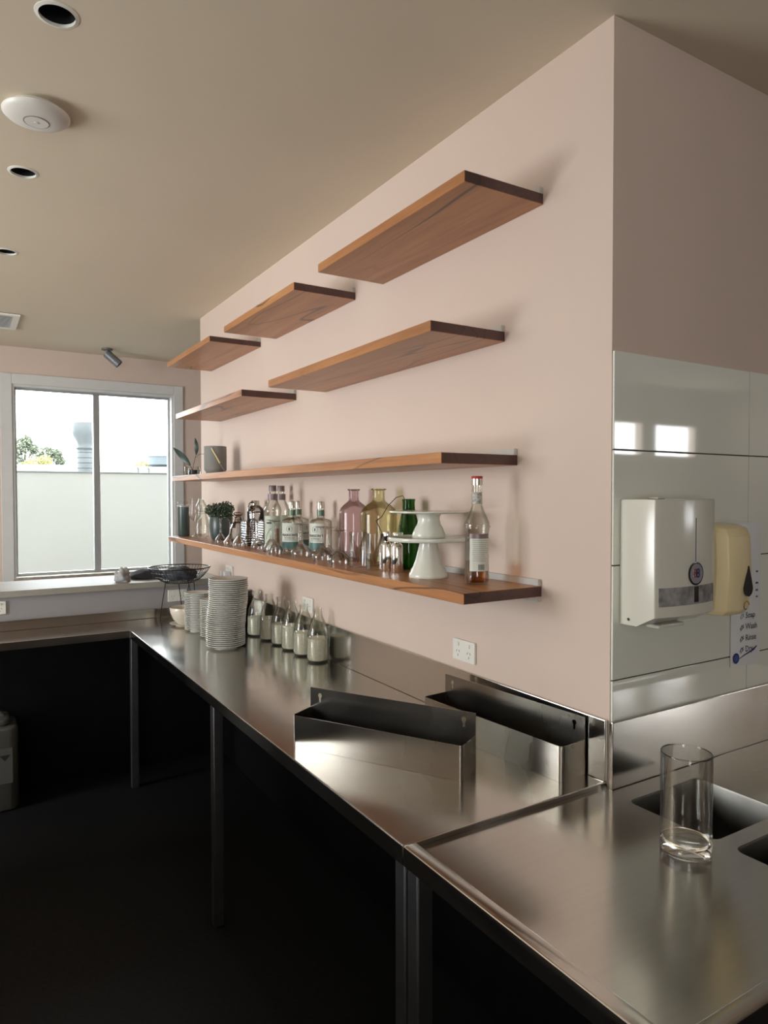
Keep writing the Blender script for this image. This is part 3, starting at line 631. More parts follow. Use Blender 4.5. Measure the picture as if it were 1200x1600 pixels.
MB().lathe([(0, 0.0006), (0.010, 0.0006), (0.010, 0.001), (0, 0.001)], 24, Matrix.Translation((-0.052, yp(-0.05), -0.19)) @ Matrix.Rotation(PI / 2, 4, 'X')).build('emblem_centre', 'blue', po)
MB().tube([(-0.036, yp(-0.03), -0.192), (-0.01, yp(0) , -0.183), (0.02, yp(0.02), -0.176), (0.035, yp(0.03), -0.172), (0.055, yp(0.05), -0.163)], [0.0008, 0.0016, 0.0024, 0.0028, 0.001], 6, T=None).build('swoosh', 'navy', po)
for z, wq in ((0.065, 0.006), (0.03, 0.010), (0.008, 0.008), (-0.012, 0.005)):
    MB().box(0.05 - wq / 2, 0.05 + wq / 2 + 0.004, yp(0.05) - 0.0003, yp(0.05) + 0.0002, z - 0.0025, z + 0.0025).build('print_mark', 'navy' if wq > 0.007 else 'ink', po)

# ------------------------------------------------------------------ things on the sink bench and long bench
va = thing('glass_vase', 'tall clear cylinder glass vase on the drainboard beside the sink', 'vase', (-0.119, -0.300, SZ + 0.0004))
MB().lathe([(0.0515, 0.024), (0.052, 0.026), (0.052, 0.208), (0.0512, 0.21), (0.0500, 0.21), (0.0493, 0.208), (0.049, 0.036), (0.0485, 0.024)], 56).build('wall', 'vaseglass', va, smooth=50)
MB().lathe([(0, 0), (0.049, 0), (0.052, 0.003), (0.052, 0.0235), (0.0485, 0.0238), (0.046, 0.027), (0.043, 0.0245), (0, 0.0235)], 56).build('thick_base', 'solid', va, smooth=50)
MB().tube([(0.0508 * math.cos(2 * PI * i / 56), 0.0508 * math.sin(2 * PI * i / 56), 0.2105) for i in range(56)], 0.0012, 6, True).build('rim', 'crystal', va, smooth=60)

# plates
def stack_of(mesh_prof, mat, n, pitch, x, y, z0, name, cat, labf, group, jit, seed, n_seg=40):
    rnd = random.Random(seed); first = None
    for i in range(n):
        dx, dy = jit(i, rnd)
        lab = labf(n - i)
        if first is None:
            first = MB().lathe(mesh_prof, n_seg).build(name, mat, smooth=40, loc=(x + dx, y + dy, z0)); o = first
        else:
            o = first.copy(); COL.objects.link(o); o.location = (x + dx, y + dy, z0 + i * pitch)
        tag(o, lab, cat, group)
PL = [(0, 0.0035), (0.050, 0.0035), (0.052, 0), (0.056, 0), (0.057, 0.004), (0.078, 0.0085), (0.0945, 0.0152), (0.0955, 0.0162), (0.0955, 0.0178), (0.0945, 0.0184), (0.076, 0.0118), (0.060, 0.0085), (0.052, 0.0065), (0, 0.006)]
def jit_main(i, r):
    return (r.uniform(-0.0007, 0.0007) + 0.012 * min(1, max(0, (i - 9) / 13)), r.uniform(-0.0007, 0.0007) - 0.008 * min(1, max(0, (i - 17) / 6)))
stack_of(PL, 'china', 34, 0.0098, -0.325, 2.105, BZ + 0.0005, 'dinner_plate', 'plate', lambda k: ('topmost plate of the tall stack of white plates' if k == 1 else '%s plate down from the top of the tall white stack' % ordinal(k)), 'white plates in the tall stack', jit_main, 5)
SA = [(0, 0.003), (0.042, 0.003), (0.044, 0), (0.047, 0), (0.048, 0.004), (0.066, 0.009), (0.0765, 0.0125), (0.0775, 0.0135), (0.077, 0.0148), (0.0755, 0.0152), (0.062, 0.011), (0.047, 0.0065), (0, 0.006)]
stack_of(SA, 'china', 22, 0.0094, -0.312, 2.60, BZ + 0.0005, 'side_plate', 'plate', lambda k: ('topmost side plate of the left white stack by the bowl' if k == 1 else '%s side plate down from the top of the left stack' % ordinal(k)), 'side plates in the left stack', lambda i, r: (r.uniform(-0.001, 0.001), r.uniform(-0.001, 0.001)), 6)
SB = [(r * 0.90, z) for r, z in SA]
stack_of(SB, 'china', 21, 0.0093, -0.300, 2.375, BZ + 0.0005, 'saucer', 'saucer', lambda k: ('topmost saucer of the middle stack behind the tall plates' if k == 1 else '%s saucer down from the top of the middle stack' % ordinal(k)), 'saucers in the middle stack', lambda i, r: (r.uniform(-0.001, 0.001), r.uniform(-0.001, 0.001)), 8)
# bowl and saucer
tag(MB().lathe([(r * 1.08, z) for r, z in SA], 40).build('saucer', 'bowl', smooth=40, loc=(-0.335, 2.80, BZ + 0.0005)), 'cream saucer under the cream bowl in the far corner', 'saucer')
tag(MB().lathe([(0, 0.004), (0.036, 0.004), (0.038, 0), (0.042, 0), (0.044, 0.006), (0.066, 0.03), (0.080, 0.065), (0.0845, 0.095), (0.083, 0.097), (0.0815, 0.095), (0.076, 0.066), (0.062, 0.034), (0.040, 0.011), (0, 0.009)], 44).build('bowl', 'bowl', smooth=50, loc=(-0.335, 2.80, BZ + 0.0085)), 'cream bowl standing on a saucer below the wire basket', 'bowl')

# milk bottles
mb_spots = [(-0.068, 1.597, 'nearest milk bottle, right end of the row'), (-0.068, 1.747, 'second milk bottle from the right end'), (-0.068, 1.886, 'third milk bottle from the right end'),
            (-0.068, 2.020, 'third milk bottle from the plate stack'), (-0.075, 2.154, 'second milk bottle from the plate stack'), (-0.090, 2.297, 'milk bottle next to the plate stack, row\'s left end')]
MO = [(0, 0.004), (0.03, 0.002), (0.042, 0), (0.048, 0.006), (0.050, 0.016), (0.050, 0.105), (0.0485, 0.125), (0.043, 0.150), (0.034, 0.175), (0.026, 0.195), (0.0205, 0.208), (0.0195, 0.222), (0.0225, 0.226), (0.0235, 0.232), (0.0225, 0.237), (0.0190, 0.238),
      (0.0178, 0.234), (0.0176, 0.210), (0.0235, 0.194), (0.032, 0.174), (0.041, 0.149), (0.0465, 0.124), (0.048, 0.105), (0.048, 0.016), (0.044, 0.008), (0, 0.007)]
fills = [0.107, 0.108, 0.118, 0.104, 0.116, 0.100]
for i, (x, y, lab) in enumerate(mb_spots):
    t = thing('milk_bottle', 'clear glass bottle of pale powder, ' + lab, 'bottle', (x, y, BZ + 0.0005), 0, 'milk bottles of powder along the wall')
    MB().lathe(MO, 36).build('glass', 'bottle', t, smooth=50)
    h = fills[i]
    MB().lathe([(0, 0.0085), (0.043, 0.0095), (0.0472, 0.017), (0.0472, h), (0.03, h + 0.004), (0, h + 0.006)], 32).build('powder', 'flour', t, smooth=50)
jb = thing('brown_jar', 'dark brown jar between the tall plate stack and milk bottles', 'jar', (-0.093, 2.46, BZ + 0.0005))
MB().lathe([(0, 0), (0.042, 0), (0.045, 0.004), (0.045, 0.185), (0.038, 0.20), (0.036, 0.20), (0.042, 0.184), (0.042, 0.006), (0, 0.005)], 32).build('glass', 'brownjar', jb, smooth=50)
MB().lathe([(0, 0.0065), (0.0415, 0.0065), (0.0415, 0.17), (0, 0.175)], 24).build('contents', 'cocoa', jb, smooth=40)
MB().lathe([(0, 0.2003), (0.040, 0.2003), (0.040, 0.222), (0.037, 0.225), (0, 0.225)], 28).build('lid', 'dark', jb, smooth=40)

# wire basket on hairpin legs
wbk = thing('wire_basket', 'black wire basket on hairpin legs in the far corner', 'basket', (-0.30, 3.035, BZ))
rz = [(0.085, 0.222), (0.115, 0.236), (0.142, 0.258), (0.165, 0.285), (0.183, 0.312)]
tilt = Matrix.Identity(4)
ring = lambda r, z, n=48: [(r * math.cos(2 * PI * i / n), r * math.sin(2 * PI * i / n), z) for i in range(n)]
MB().tube(ring(*rz[-1]), 0.0032, 8, True).build('rim', 'wire', wbk, smooth=60)
MB().tube(ring(*rz[0], 32), 0.0025, 6, True).build('base_ring', 'wire', wbk, smooth=60)
ww = MB()
for r, z in rz[1:-1]: ww.tube(ring(r, z), 0.0013, 5, True)
for i in range(52):
    a = 2 * PI * i / 52; ww.tube([(r * math.cos(a), r * math.sin(a), z) for r, z in rz], 0.0013, 5)
for i in range(-3, 4):
    q = i * 0.024; hw = math.sqrt(0.085 ** 2 - q * q)
    ww.tube([(q, -hw, 0.222), (q, hw, 0.222)], 0.0013, 5)
tag(ww.build('wires', 'wire', wbk, smooth=60), kind='stuff')
for a in (165, 20, 272):
    A = math.radians(a); rr = 0.115 if a != 272 else 0.085; foot = Vector((rr * math.cos(A), min(rr * math.sin(A), 0.088), 0.003)); d = Vector((-math.sin(A), math.cos(A), 0))
    up = Vector((0.082 * math.cos(A), 0.082 * math.sin(A), 0.2195))
    MB().tube([up + d * 0.03, foot + d * 0.006 + Vector((0, 0, 0.012)), foot, foot - d * 0.006 + Vector((0, 0, 0.012)), up - d * 0.03], 0.003, 8).build('leg', 'wire', wbk, smooth=60)
# cloths
def lump(name, label, cat, mat, c, rx, ry, rz_, seed, amp=0.25, sub=4):
    bm = bmesh.new(); bmesh.ops.create_icosphere(bm, subdivisions=sub, radius=1)
    rnd = random.Random(seed); ws = [(Vector((rnd.gauss(0, 1), rnd.gauss(0, 1), rnd.gauss(0, 1))) * rnd.uniform(1.5, 4.5), rnd.uniform(0, 6)) for _ in range(9)]
    for v in bm.verts:
        p = v.co.copy(); s = 1 + amp * sum(abs(math.sin(k.dot(p) + f)) - 0.6 for k, f in ws) / 3
        v.co = Vector((p.x * rx * s, p.y * ry * s, max(p.z, -0.35) * rz_ * (s if p.z > 0 else 1)))
    mz = min(v.co.z for v in bm.verts)
    for v in bm.verts: v.co.z -= mz
    me = bpy.data.meshes.new(name); bm.to_mesh(me); bm.free()
    return tag(finish(me, name, mat, None, 60, c), label, cat)
lump('dark_cloth', 'dark crumpled cloth lying in the wire basket', 'cloth', 'cloth', (-0.300, 3.035, BZ + 0.2420), 0.100, 0.100, 0.055, 3, 0.22)
lump('folded_cloth', 'dark folded cloth on the ledge left of the basket', 'cloth', 'cloth', (-0.415, 3.36, 1.1225), 0.105, 0.10, 0.040, 9, 0.25)
lump('crumpled_tissue', 'pale crumpled tissue on the ledge below the window', 'tissue', 'paperwad', (-0.590, 3.24, 1.1225), 0.045, 0.045, 0.055, 12, 0.6)

# drum under the far bench
dr = thing('plastic_drum', 'pale plastic chemical drum under the far bench at left edge', 'drum', (-1.335, 2.99, 0.0))
MB().prism(rrect(-0.145, 0.145, -0.125, 0.125, 0.045, 5), 0.001, 0.44).build('body', 'drum', dr, bevel=0.02, seg=3)
MB().prism(rrect(-0.11, 0.11, -0.09, 0.09, 0.035, 5), 0.4405, 0.475).build('shoulder', 'drum', dr, bevel=0.012, seg=2)
MB().tube([(-0.08, 0, 0.474), (-0.05, 0, 0.51), (0.05, 0, 0.51), (0.08, 0, 0.474)], 0.012, 8).build('handle', 'drum', dr, smooth=60)
MB().box(-0.10, 0.115, -0.1268, -0.1252, 0.15, 0.335).build('label', plain('worn_label', (0.12, 0.12, 0.11), 0.6), dr)
tri = MB().prism([(0.055, 0.30), (0.105, 0.30), (0.08, 0.268)], 0.1270, 0.1276, Matrix.Rotation(PI / 2, 4, 'X')); tri.build('hazard_mark', 'ink', dr)
text('lettering', 'S', 0.035, 'ink', dr, Matrix.Translation((0.028, -0.1272, 0.285)), bold=0.001)

# ------------------------------------------------------------------ eye-level shelf: little jar plant, planter
jp = thing('jar_plant', 'small blue-grey glass jar holding a two-leaved cutting', 'plant', (-0.20, 3.09, F_TOP + 0.0004))
MB().lathe([(0, 0), (0.045, 0), (0.048, 0.003), (0.048, 0.055), (0.046, 0.057), (0.045, 0.055), (0.045, 0.006), (0, 0.005)], 32).build('jar', 'bottle', jp, smooth=50)
MB().lathe([(0, 0.006), (0.0445, 0.006), (0.0445, 0.036), (0, 0.036)], 28).build('soil', 'cloth', jp)
rt = Vector((math.cos(YAW), -math.sin(YAW), 0))          # along the shelf front as seen from the bar
def leaf(base, tip, wdt, seed, bend=0.02):
    base = Vector(base); tip = Vector(tip); d = tip - base; side = d.cross(Vector((F.x, F.y, 0))).normalized(); nrm = side.cross(d).normalized()
    n = 8; vs = []; fs = []
    for i in range(n + 1):
        t = i / n; w_ = wdt * math.sin(PI * min(1, t * 0.92 + 0.06)) ** 0.8; c = base + d * t + nrm * bend * math.sin(PI * t)
        vs += [c - side * w_ + nrm * 0.006 * (1 - t), c - nrm * 0.001, c + side * w_ + nrm * 0.006 * (1 - t)]
    for i in range(n):
        for j in range(2): fs.append((i * 3 + j, i * 3 + j + 1, i * 3 + 4 + j, i * 3 + 3 + j))
    return MB().add(vs, fs)
Z1 = Vector((0, 0, 1))
for tipv, basev, wd in ((rt * -0.118 + Z1 * 0.175, rt * -0.015 + Z1 * 0.065, 0.019), (rt * 0.018 + Z1 * 0.235, rt * 0.022 + Z1 * 0.13, 0.013)):
    leaf(basev, tipv, wd, 1).build('leaf', 'leafblue', jp, smooth=60)
    MB().tube([rt * 0.0 + Z1 * 0.034, basev * 0.5 + Z1 * 0.02, basev], 0.0018, 6).build('stem', 'leafblue', jp, smooth=60)
MB().tube([rt * 0.015 + Z1 * 0.11, rt * 0.045 + Z1 * 0.135, rt * 0.075 + Z1 * 0.136], 0.0013, 6).build('stem', 'leafblue', jp, smooth=60)
pn = thing('grey_planter', 'grey ribbed ceramic planter with a pale stripe on the long shelf', 'planter', (-0.14, 2.824, F_TOP + 0.0004))
pr = [(0, 0), (0.050, 0), (0.054, 0.004), (0.055, 0.016), (0.065, 0.030)]
for i in range(12): pr += [(0.0655, 0.033 + i * 0.0105), (0.0648, 0.0385 + i * 0.0105)]
pr += [(0.0655, 0.165), (0.064, 0.168), (0.061, 0.166), (0.060, 0.04), (0, 0.03)]
MB().lathe(pr, 44).build('pot', 'planter', pn, smooth=50)
fc = face_cam(-0.14, 2.824)
def on_pot(u, z, R=0.0685): a = u / R + fc; return (R * math.sin(a), -R * math.cos(a), z)
MB().tube([on_pot(-0.022, 0.155), on_pot(0.006, 0.105), on_pot(0.022, 0.075), on_pot(0.026, 0.068)], 0.0042, 8).build('pale_stripe', 'paleyellow', pn, smooth=60)  # raised pale yellow stripe slanting across the pot
MB().tube([on_pot(0.027, 0.066), on_pot(0.045, 0.040), on_pot(0.062, 0.022, 0.070)], 0.0042, 8).build('dark_stripe', 'planter', pn, smooth=60)

# ------------------------------------------------------------------ bottom shelf: bottles and glasses
Z = SH_TOP + 0.0004
def shell(outer, th, base=0.004):
    """closed glass wall from an outside profile that runs from the base to the lip"""
    inn = [(max(r - th, 0.001), z) for r, z in outer if z > base]
    return [(0, outer[0][1])] + outer + inn[::-1] + [(0, base + 0.001)]
# syrup bottle at the right end
sy = thing('syrup_bottle', 'tall clear syrup bottle with amber dregs, right end of the shelf', 'bottle', (-0.125, 0.400, Z), face_cam(-0.125, 0.4))
MB().lathe(shell([(0.031, 0), (0.0355, 0.006), (0.0368, 0.016), (0.0355, 0.030), (0.0352, 0.150), (0.0372, 0.158), (0.0380, 0.170), (0.0372, 0.182), (0.030, 0.198), (0.0215, 0.216), (0.0165, 0.232), (0.0150, 0.285), (0.0150, 0.300)], 0.0022), 40).build('glass', 'bottle', sy, smooth=50)
MB().lathe([(0, 0.0055), (0.030, 0.0065), (0.0342, 0.016), (0.0330, 0.030), (0.0327, 0.066), (0, 0.066)], 32).build('syrup', 'amber', sy, smooth=50)
for i in range(14):
    a = 2 * PI * i / 14; MB().lathe([(0, 0), (0.004, 0.001), (0.003, 0.003), (0, 0.004)], 8, Matrix.Rotation(a, 4, 'Z') @ Matrix.Translation((0, -0.0378, 0.170)) @ Matrix.Rotation(PI / 2, 4, 'X')).build('embossing', 'bottle', sy)
patch(0.0362, -0.62, 1.15, 0.040, 0.150, 16).build('back_label', 'label', sy, smooth=60)
patch(0.0365, -0.62, 1.15, 0.136, 0.150, 16).build('label_band', 'mauve', sy, smooth=60)
rl = random.Random(4)
for i in range(11):
    z = 0.130 - i * 0.006; patch(0.0365, -0.40 + rl.uniform(0, 0.1), 1.0 - rl.uniform(0, 0.3), z, z + 0.0014, 8).build('print_line', plain('pale_ink', (0.33, 0.34, 0.31), 0.6) if i == 0 else bpy.data.materials['pale_ink'], sy)
for i in range(9): patch(0.0365, 0.12 + i * 0.06, 0.12 + i * 0.06 + 0.03, 0.044, 0.060, 1).build('barcode_bar', 'ink', sy)
patch(0.0163, -0.9, 1.2, 0.238, 0.272, 10).build('neck_label', plain('neck_paper', (0.40, 0.40, 0.36), 0.5, var=0.5, scale=160), sy, smooth=60)
MB().lathe([(0, 0.3003), (0.0155, 0.3003), (0.0155, 0.293), (0.0168, 0.293), (0.0168, 0.312), (0, 0.312)], 24).build('cap', 'silver', sy, smooth=40)
MB().lathe([(0, 0.3123), (0.0168, 0.3123), (0.0168, 0.318), (0.0155, 0.320), (0, 0.320)], 24).build('cap_top', 'red', sy, smooth=40)

# cake stands
c1 = thing('cake_stand', 'lower pale ceramic cake stand with a tall flared foot', 'cake stand', (-0.150, 0.615, Z), 0, 'stacked cake stands')
MB().lathe([(0, 0.002), (0.054, 0.002), (0.0625, 0), (0.0635, 0.004), (0.0625, 0.012), (0.058, 0.017), (0.057, 0.023), (0.050, 0.034), (0.042, 0.056), (0.034, 0.088), (0.029, 0.110), (0.030, 0.1145), (0, 0.1145)], 48).build('foot', 'stand', c1, smooth=50)
MB().lathe([(0, 0.115), (0.10, 0.115), (0.1285, 0.117), (0.132, 0.120), (0.132, 0.128), (0.130, 0.130), (0.126, 0.1265), (0, 0.1255)], 64).build('plate', 'stand', c1, smooth=50)
c2 = thing('cake_stand', 'upper pale ceramic cake stand with short foot, on the lower stand', 'cake stand', (-0.147, 0.617, Z + 0.1262), 0, 'stacked cake stands')
MB().lathe([(0, 0.002), (0.046, 0.002), (0.053, 0), (0.0545, 0.004), (0.053, 0.014), (0.046, 0.030), (0.038, 0.044), (0.0345, 0.058), (0.036, 0.070), (0.040, 0.0765), (0, 0.0765)], 48).build('foot', 'stand', c2, smooth=50)
MB().lathe([(0, 0.077), (0.07, 0.077), (0.124, 0.0805), (0.1285, 0.083), (0.128, 0.0865), (0.122, 0.0855), (0, 0.083)], 64).build('plate', 'stand', c2, smooth=50)

# green bottle with twig
gb = thing('green_bottle', 'green glass carafe with a bare twig, behind the cake stands', 'bottle', (-0.064, 0.860, Z))
MB().lathe(shell([(0.040, 0), (0.044, 0.005), (0.0455, 0.03), (0.0455, 0.085), (0.043, 0.12), (0.036, 0.155), (0.028, 0.19), (0.0225, 0.215), (0.022, 0.235), (0.0235, 0.246), (0.0235, 0.25)], 0.003), 40).build('glass', 'green', gb, smooth=50)
rr = rt
MB().tube([Z1 * 0.05, rr * -0.008 + Z1 * 0.24, rr * -0.022 + Z1 * 0.262, rr * -0.045 + Z1 * 0.255, rr * -0.075 + Z1 * 0.225, rr * -0.098 + Z1 * 0.185, rr * -0.118 + Z1 * 0.172], 0.0016, 6).build('twig', 'twig', gb, smooth=60)
MB().tube([rr * -0.118 + Z1 * 0.172, rr * -0.104 + Z1 * 0.145, rr * -0.092 + Z1 * 0.118], 0.0014, 6).build('twig', 'twig', gb, smooth=60)

# chrome shakers
sk = []
for i, (x, y, lab) in enumerate(((-0.168, 0.775, 'chrome shaker beside the cake stands, right of the pair'), (-0.172, 0.833, 'chrome shaker beside the tumblers, left of the pair'))):
    t = thing('shaker', lab, 'shaker', (x, y, Z), 0, 'chrome salt and pepper shakers')
    MB().lathe([(0, 0), (0.0205, 0), (0.0215, 0.002), (0.0215, 0.088), (0.019, 0.096), (0.013, 0.102), (0, 0.102)], 32).build('body', 'chrome', t, smooth=40)
    MB().lathe([(0, 0.1023), (0.0125, 0.1023), (0.0125, 0.112), (0.0138, 0.114), (0.0138, 0.133), (0.012, 0.137), (0, 0.138)], 28).build('cap', 'chrome', t, smooth=40)
# coloured demijohns
def demijohn(name, label, mat, x, y, R, H):
    s = R / 0.063
    prof = [(0.058 * s, 0), (0.062 * s, 0.006), (0.063 * s, 0.02), (0.063 * s, H * 0.65), (0.0618 * s, H * 0.69), (0.056 * s, H * 0.735), (0.044 * s, H * 0.78), (0.030 * s, H * 0.815), (0.0232 * s, H * 0.838), (0.0215 * s, H * 0.86), (0.0215 * s, H * 0.975), (0.0255 * s, H * 0.985), (0.0255 * s, H)]
    t = thing(name, label, 'bottle', (x, y, Z)); MB().lathe(shell(prof, 0.003), 44).build('glass', mat, t, smooth=50)
    MB().tube([(0.0255 * s * math.cos(2 * PI * i / 32), 0.0255 * s * math.sin(2 * PI * i / 32), H * 0.993) for i in range(32)], 0.0022, 6, True).build('lip', mat, t, smooth=60)
demijohn('yellow_demijohn', 'yellow tinted glass demijohn, left of the green carafe', 'yellow', -0.088, 1.030, 0.070, 0.288)
demijohn('purple_demijohn', 'purple tinted glass demijohn, left of the yellow one', 'purple', -0.079, 1.240, 0.060, 0.288)
# tumblers
for x, y, lab in ((-0.190, 1.010, 'clear straight tumbler before the yellow demijohn, left of the pair'), (-0.190, 0.885, 'clear straight tumbler left of the chrome shakers, right of the pair')):
    t = thing('tumbler', lab, 'glass', (x, y, Z), 0, 'straight tumblers')
    MB().lathe(shell([(0.0295, 0), (0.0305, 0.003), (0.031, 0.126), (0.0305, 0.128)], 0.0018, 0.009), 36).build('glass', 'glass', t, smooth=50)
# upturned stemmed glasses
def upturned(label, x, y, R, H, hb):
    """bowl mouth down on the shelf, stem and foot up"""
    t = thing('upturned_glass', label, 'glass', (x, y, Z), 0, 'stemmed glasses standing upside down')
    out = [(R * 0.95, 0.0005), (R, hb * 0.28), (R * 0.98, hb * 0.38), (R * 0.86, hb * 0.50), (R * 0.58, hb * 0.72), (R * 0.30, hb * 0.92), (R * 0.16, hb * 1.04), (0.0055, hb * 1.14)]
    inn = [(R * 0.95 - 0.0012, 0.0005), (R - 0.0014, hb * 0.28), (R * 0.98 - 0.0014, hb * 0.38), (R * 0.84 - 0.001, hb * 0.49), (R * 0.56, hb * 0.70), (R * 0.26, hb * 0.88), (0, hb * 0.96)]
    MB().lathe(out[::-1] + inn, 36).build('bowl', 'glass', t, smooth=60)
    MB().lathe([(0.0055, hb * 1.14), (0.0042, hb * 1.14 + 0.012), (0.0036, H * 0.75), (0.0042, H - 0.012), (0.009, H - 0.005)], 14).build('stem', 'glass', t, smooth=60)
    MB().lathe([(0.009, H - 0.005), (R * 0.66, H - 0.0012), (R * 0.68, H), (0, H + 0.0008)], 36).build('foot', 'glass', t, smooth=40)
UG = [('upturned coupe before the first botanical gin bottle, broadest bowl', -0.198, 1.490, 0.046, 0.142, 0.064),
      ('upturned coupe before the right-hand gin bottle', -0.200, 1.285, 0.042, 0.138, 0.064),
      ('upturned coupe just left of the straight tumblers', -0.215, 1.105, 0.042, 0.132, 0.060),
      ('small upturned glass behind the two right-hand coupes', -0.128, 1.365, 0.033, 0.130, 0.052),
      ('upturned glass before the tall labelled bottle, left of the close pair', -0.205, 1.805, 0.036, 0.150, 0.064),
      ('upturned glass left of the first gin bottle, right of the close pair', -0.240, 1.670, 0.033, 0.150, 0.060),
      ('upturned glass before the square cut-crystal decanter', -0.200, 1.990, 0.033, 0.140, 0.058),
      ('upturned glass third from the potted shrub, before the crystal', -0.215, 2.215, 0.031, 0.140, 0.056),
      ('upturned glass second from the potted shrub', -0.218, 2.340, 0.031, 0.140, 0.056),
      ('upturned glass closest to the potted shrub', -0.220, 2.490, 0.032, 0.142, 0.056)]
for a in UG: upturned(*a)
# gin bottles
def gin(label, x, y, lab_off):
    t = thing('gin_bottle', label, 'bottle', (x, y, Z), face_cam(x, y, lab_off), 'squat gin bottles with teal labels')
    prof = [(0.045, 0), (0.0485, 0.004), (0.0495, 0.012), (0.0495, 0.140), (0.047, 0.150), (0.036, 0.157), (0.021, 0.160), (0.0165, 0.166), (0.0160, 0.205)]
    MB().lathe(shell(prof, 0.0025, 0.01), 40).build('glass', 'bottle', t, smooth=50)
    patch(0.0500, -0.85, 0.85, 0.024, 0.140, 18).build('label', 'label', t, smooth=60)
    patch(0.0503, -0.85, 0.85, 0.024, 0.055, 18).build('label_band', 'teal', t, smooth=60)
    text('lettering', "PEARSON'S", 0.0155, 'ink', t, None, 0.0504, 0.085, bold=0.0005)
    text('lettering', 'BOTANICALS', 0.0080, 'ink', t, None, 0.0504, 0.073, bold=0.0002)
    for z, hw in ((0.0665, 0.45), (0.0615, 0.6)): patch(0.0503, -hw, hw, z, z + 0.0016, 8).build('print_line', 'teal', t)
    MB().tube([(0.0504 * math.sin(0.013 * math.cos(q) / 0.05), -0.0504 * math.cos(0.013 * math.cos(q) / 0.05), 0.113 + 0.013 * math.sin(q)) for q in [2 * PI * i / 24 for i in range(24)]], 0.0008, 4, True).build('seal_ring', 'teal', t)
    patch(0.0504, -0.06, 0.06, 0.106, 0.119, 3).build('seal_mark', 'ink', t)
    patch(0.0168, -PI, PI, 0.172, 0.197, 24).build('neck_label', 'foilgreen', t, smooth=60)
    MB().lathe([(0, 0.2053), (0.0175, 0.2053), (0.0175, 0.232), (0.016, 0.236), (0, 0.236)], 28).build('stopper', 'silver', t, smooth=40)
gin('front gin bottle with a teal and cream label', -0.150, 1.690, -0.28)
gin('rear gin bottle hidden behind the front labelled one', -0.068, 1.805, 0.9)
gin('separate gin bottle standing to the right of the other two', -0.070, 1.560, -0.55)
# tall labelled bottles
def tall(label, x, y, off):
    t = thing('tall_bottle', label, 'bottle', (x, y, Z), face_cam(x, y, off), 'tall bottles with mauve caps')
    prof = [(0.037, 0), (0.0405, 0.004), (0.041, 0.012), (0.041, 0.175), (0.0425, 0.182), (0.0425, 0.192), (0.041, 0.200), (0.034, 0.215), (0.024, 0.236), (0.0195, 0.255), (0.0165, 0.282)]
    MB().lathe(shell(prof, 0.0025, 0.01), 40).build('glass', 'bottle', t, smooth=50)
    patch(0.0415, -1.15, 1.0, 0.018, 0.165, 18).build('label', plain('sage_label', (0.48, 0.53, 0.43), 0.5, var=0.12, scale=40) if 'sage_label' not in bpy.data.materials else bpy.data.materials['sage_label'], t, smooth=60)
    patch(0.0418, 0.25, 0.80, 0.03, 0.105, 6).build('label_picture', plain('rust_ink', (0.30, 0.17, 0.11), 0.5, var=0.3, scale=60) if 'rust_ink' not in bpy.data.materials else bpy.data.materials['rust_ink'], t, smooth=60)
    patch(0.0418, -0.75, -0.15, 0.128, 0.136, 5).build('print_line', 'ink', t)
    MB().tube([(0.0418 * math.sin(a), -0.0418 * math.cos(a), z) for a, z in ((-0.85, 0.055), (-0.6, 0.085), (-0.3, 0.105), (-0.05, 0.108))], 0.0014, 5).build('leaf_motif', 'teal', t)
    patch(0.0238, -PI, PI, 0.240, 0.270, 24).build('neck_band', 'mauve', t, smooth=60)
    MB().lathe([(0, 0.2823), (0.0185, 0.2823), (0.0185, 0.308), (0.017, 0.311), (0, 0.311)], 24).build('cap', 'mauve', t, smooth=40)
tall('front tall bottle with a sage label and mauve cap', -0.152, 1.915, 0.0)
tall('rear tall bottle hidden behind the front mauve-capped one', -0.058, 2.035, 0.7)
# crystal decanters
dc = thing('square_decanter', 'square cut-crystal decanter with a faceted ball stopper', 'decanter', (-0.125, 2.262, Z), face_cam(-0.125, 2.262, 0.3))
b = MB(); nx = 7; h0 = 0.045
for side in range(4):
    T = Matrix.Rotation(side * PI / 2, 4, 'Z')
    for i in range(nx):
        for j in range(9):
            s = 2 * h0 / nx; x0 = -h0 + i * s; z0 = 0.012 + j * s
            c = (x0 + s / 2, -h0 - 0.005, z0 + s / 2)
            b.add([(x0, -h0, z0), (x0 + s, -h0, z0), (x0 + s, -h0, z0 + s), (x0, -h0, z0 + s), c], [(0, 1, 4), (1, 2, 4), (2, 3, 4), (3, 0, 4)], T)
b.box(-h0 + 0.0005, h0 - 0.0005, -h0 + 0.0005, h0 - 0.0005, 0, 0.0115); b.box(-h0 + 0.001, h0 - 0.001, -h0 + 0.001, h0 - 0.001, 0.128, 0.134)
b.build('body', 'crystal', dc)
MB().lathe([(0.022, 0.1345), (0.017, 0.142), (0.0165, 0.17), (0.021, 0.175), (0.021, 0.178), (0.012, 0.178)], 12).build('neck', 'crystal', dc)
MB().lathe([(0, 0.1785), (0.009, 0.182), (0.020, 0.195), (0.023, 0.208), (0.018, 0.222), (0.007, 0.230), (0, 0.238)], 9).build('stopper', 'crystal', dc)
gd = thing('round_decanter', 'round cut-glass decanter with a flat stopper, by the square one', 'decanter', (-0.150, 2.405, Z))
MB().lathe([(0, 0), (0.034, 0), (0.036, 0.006), (0.0445, 0.03), (0.0475, 0.055), (0.0445, 0.085), (0.034, 0.11), (0.022, 0.122), (0.0185, 0.14), (0.022, 0.146), (0.018, 0.147)], 14).build('body', 'crystal', gd)
MB().lathe([(0, 0.1475), (0.013, 0.149), (0.026, 0.160), (0.026, 0.168), (0.012, 0.173), (0, 0.174)], 12).build('stopper', 'crystal', gd)
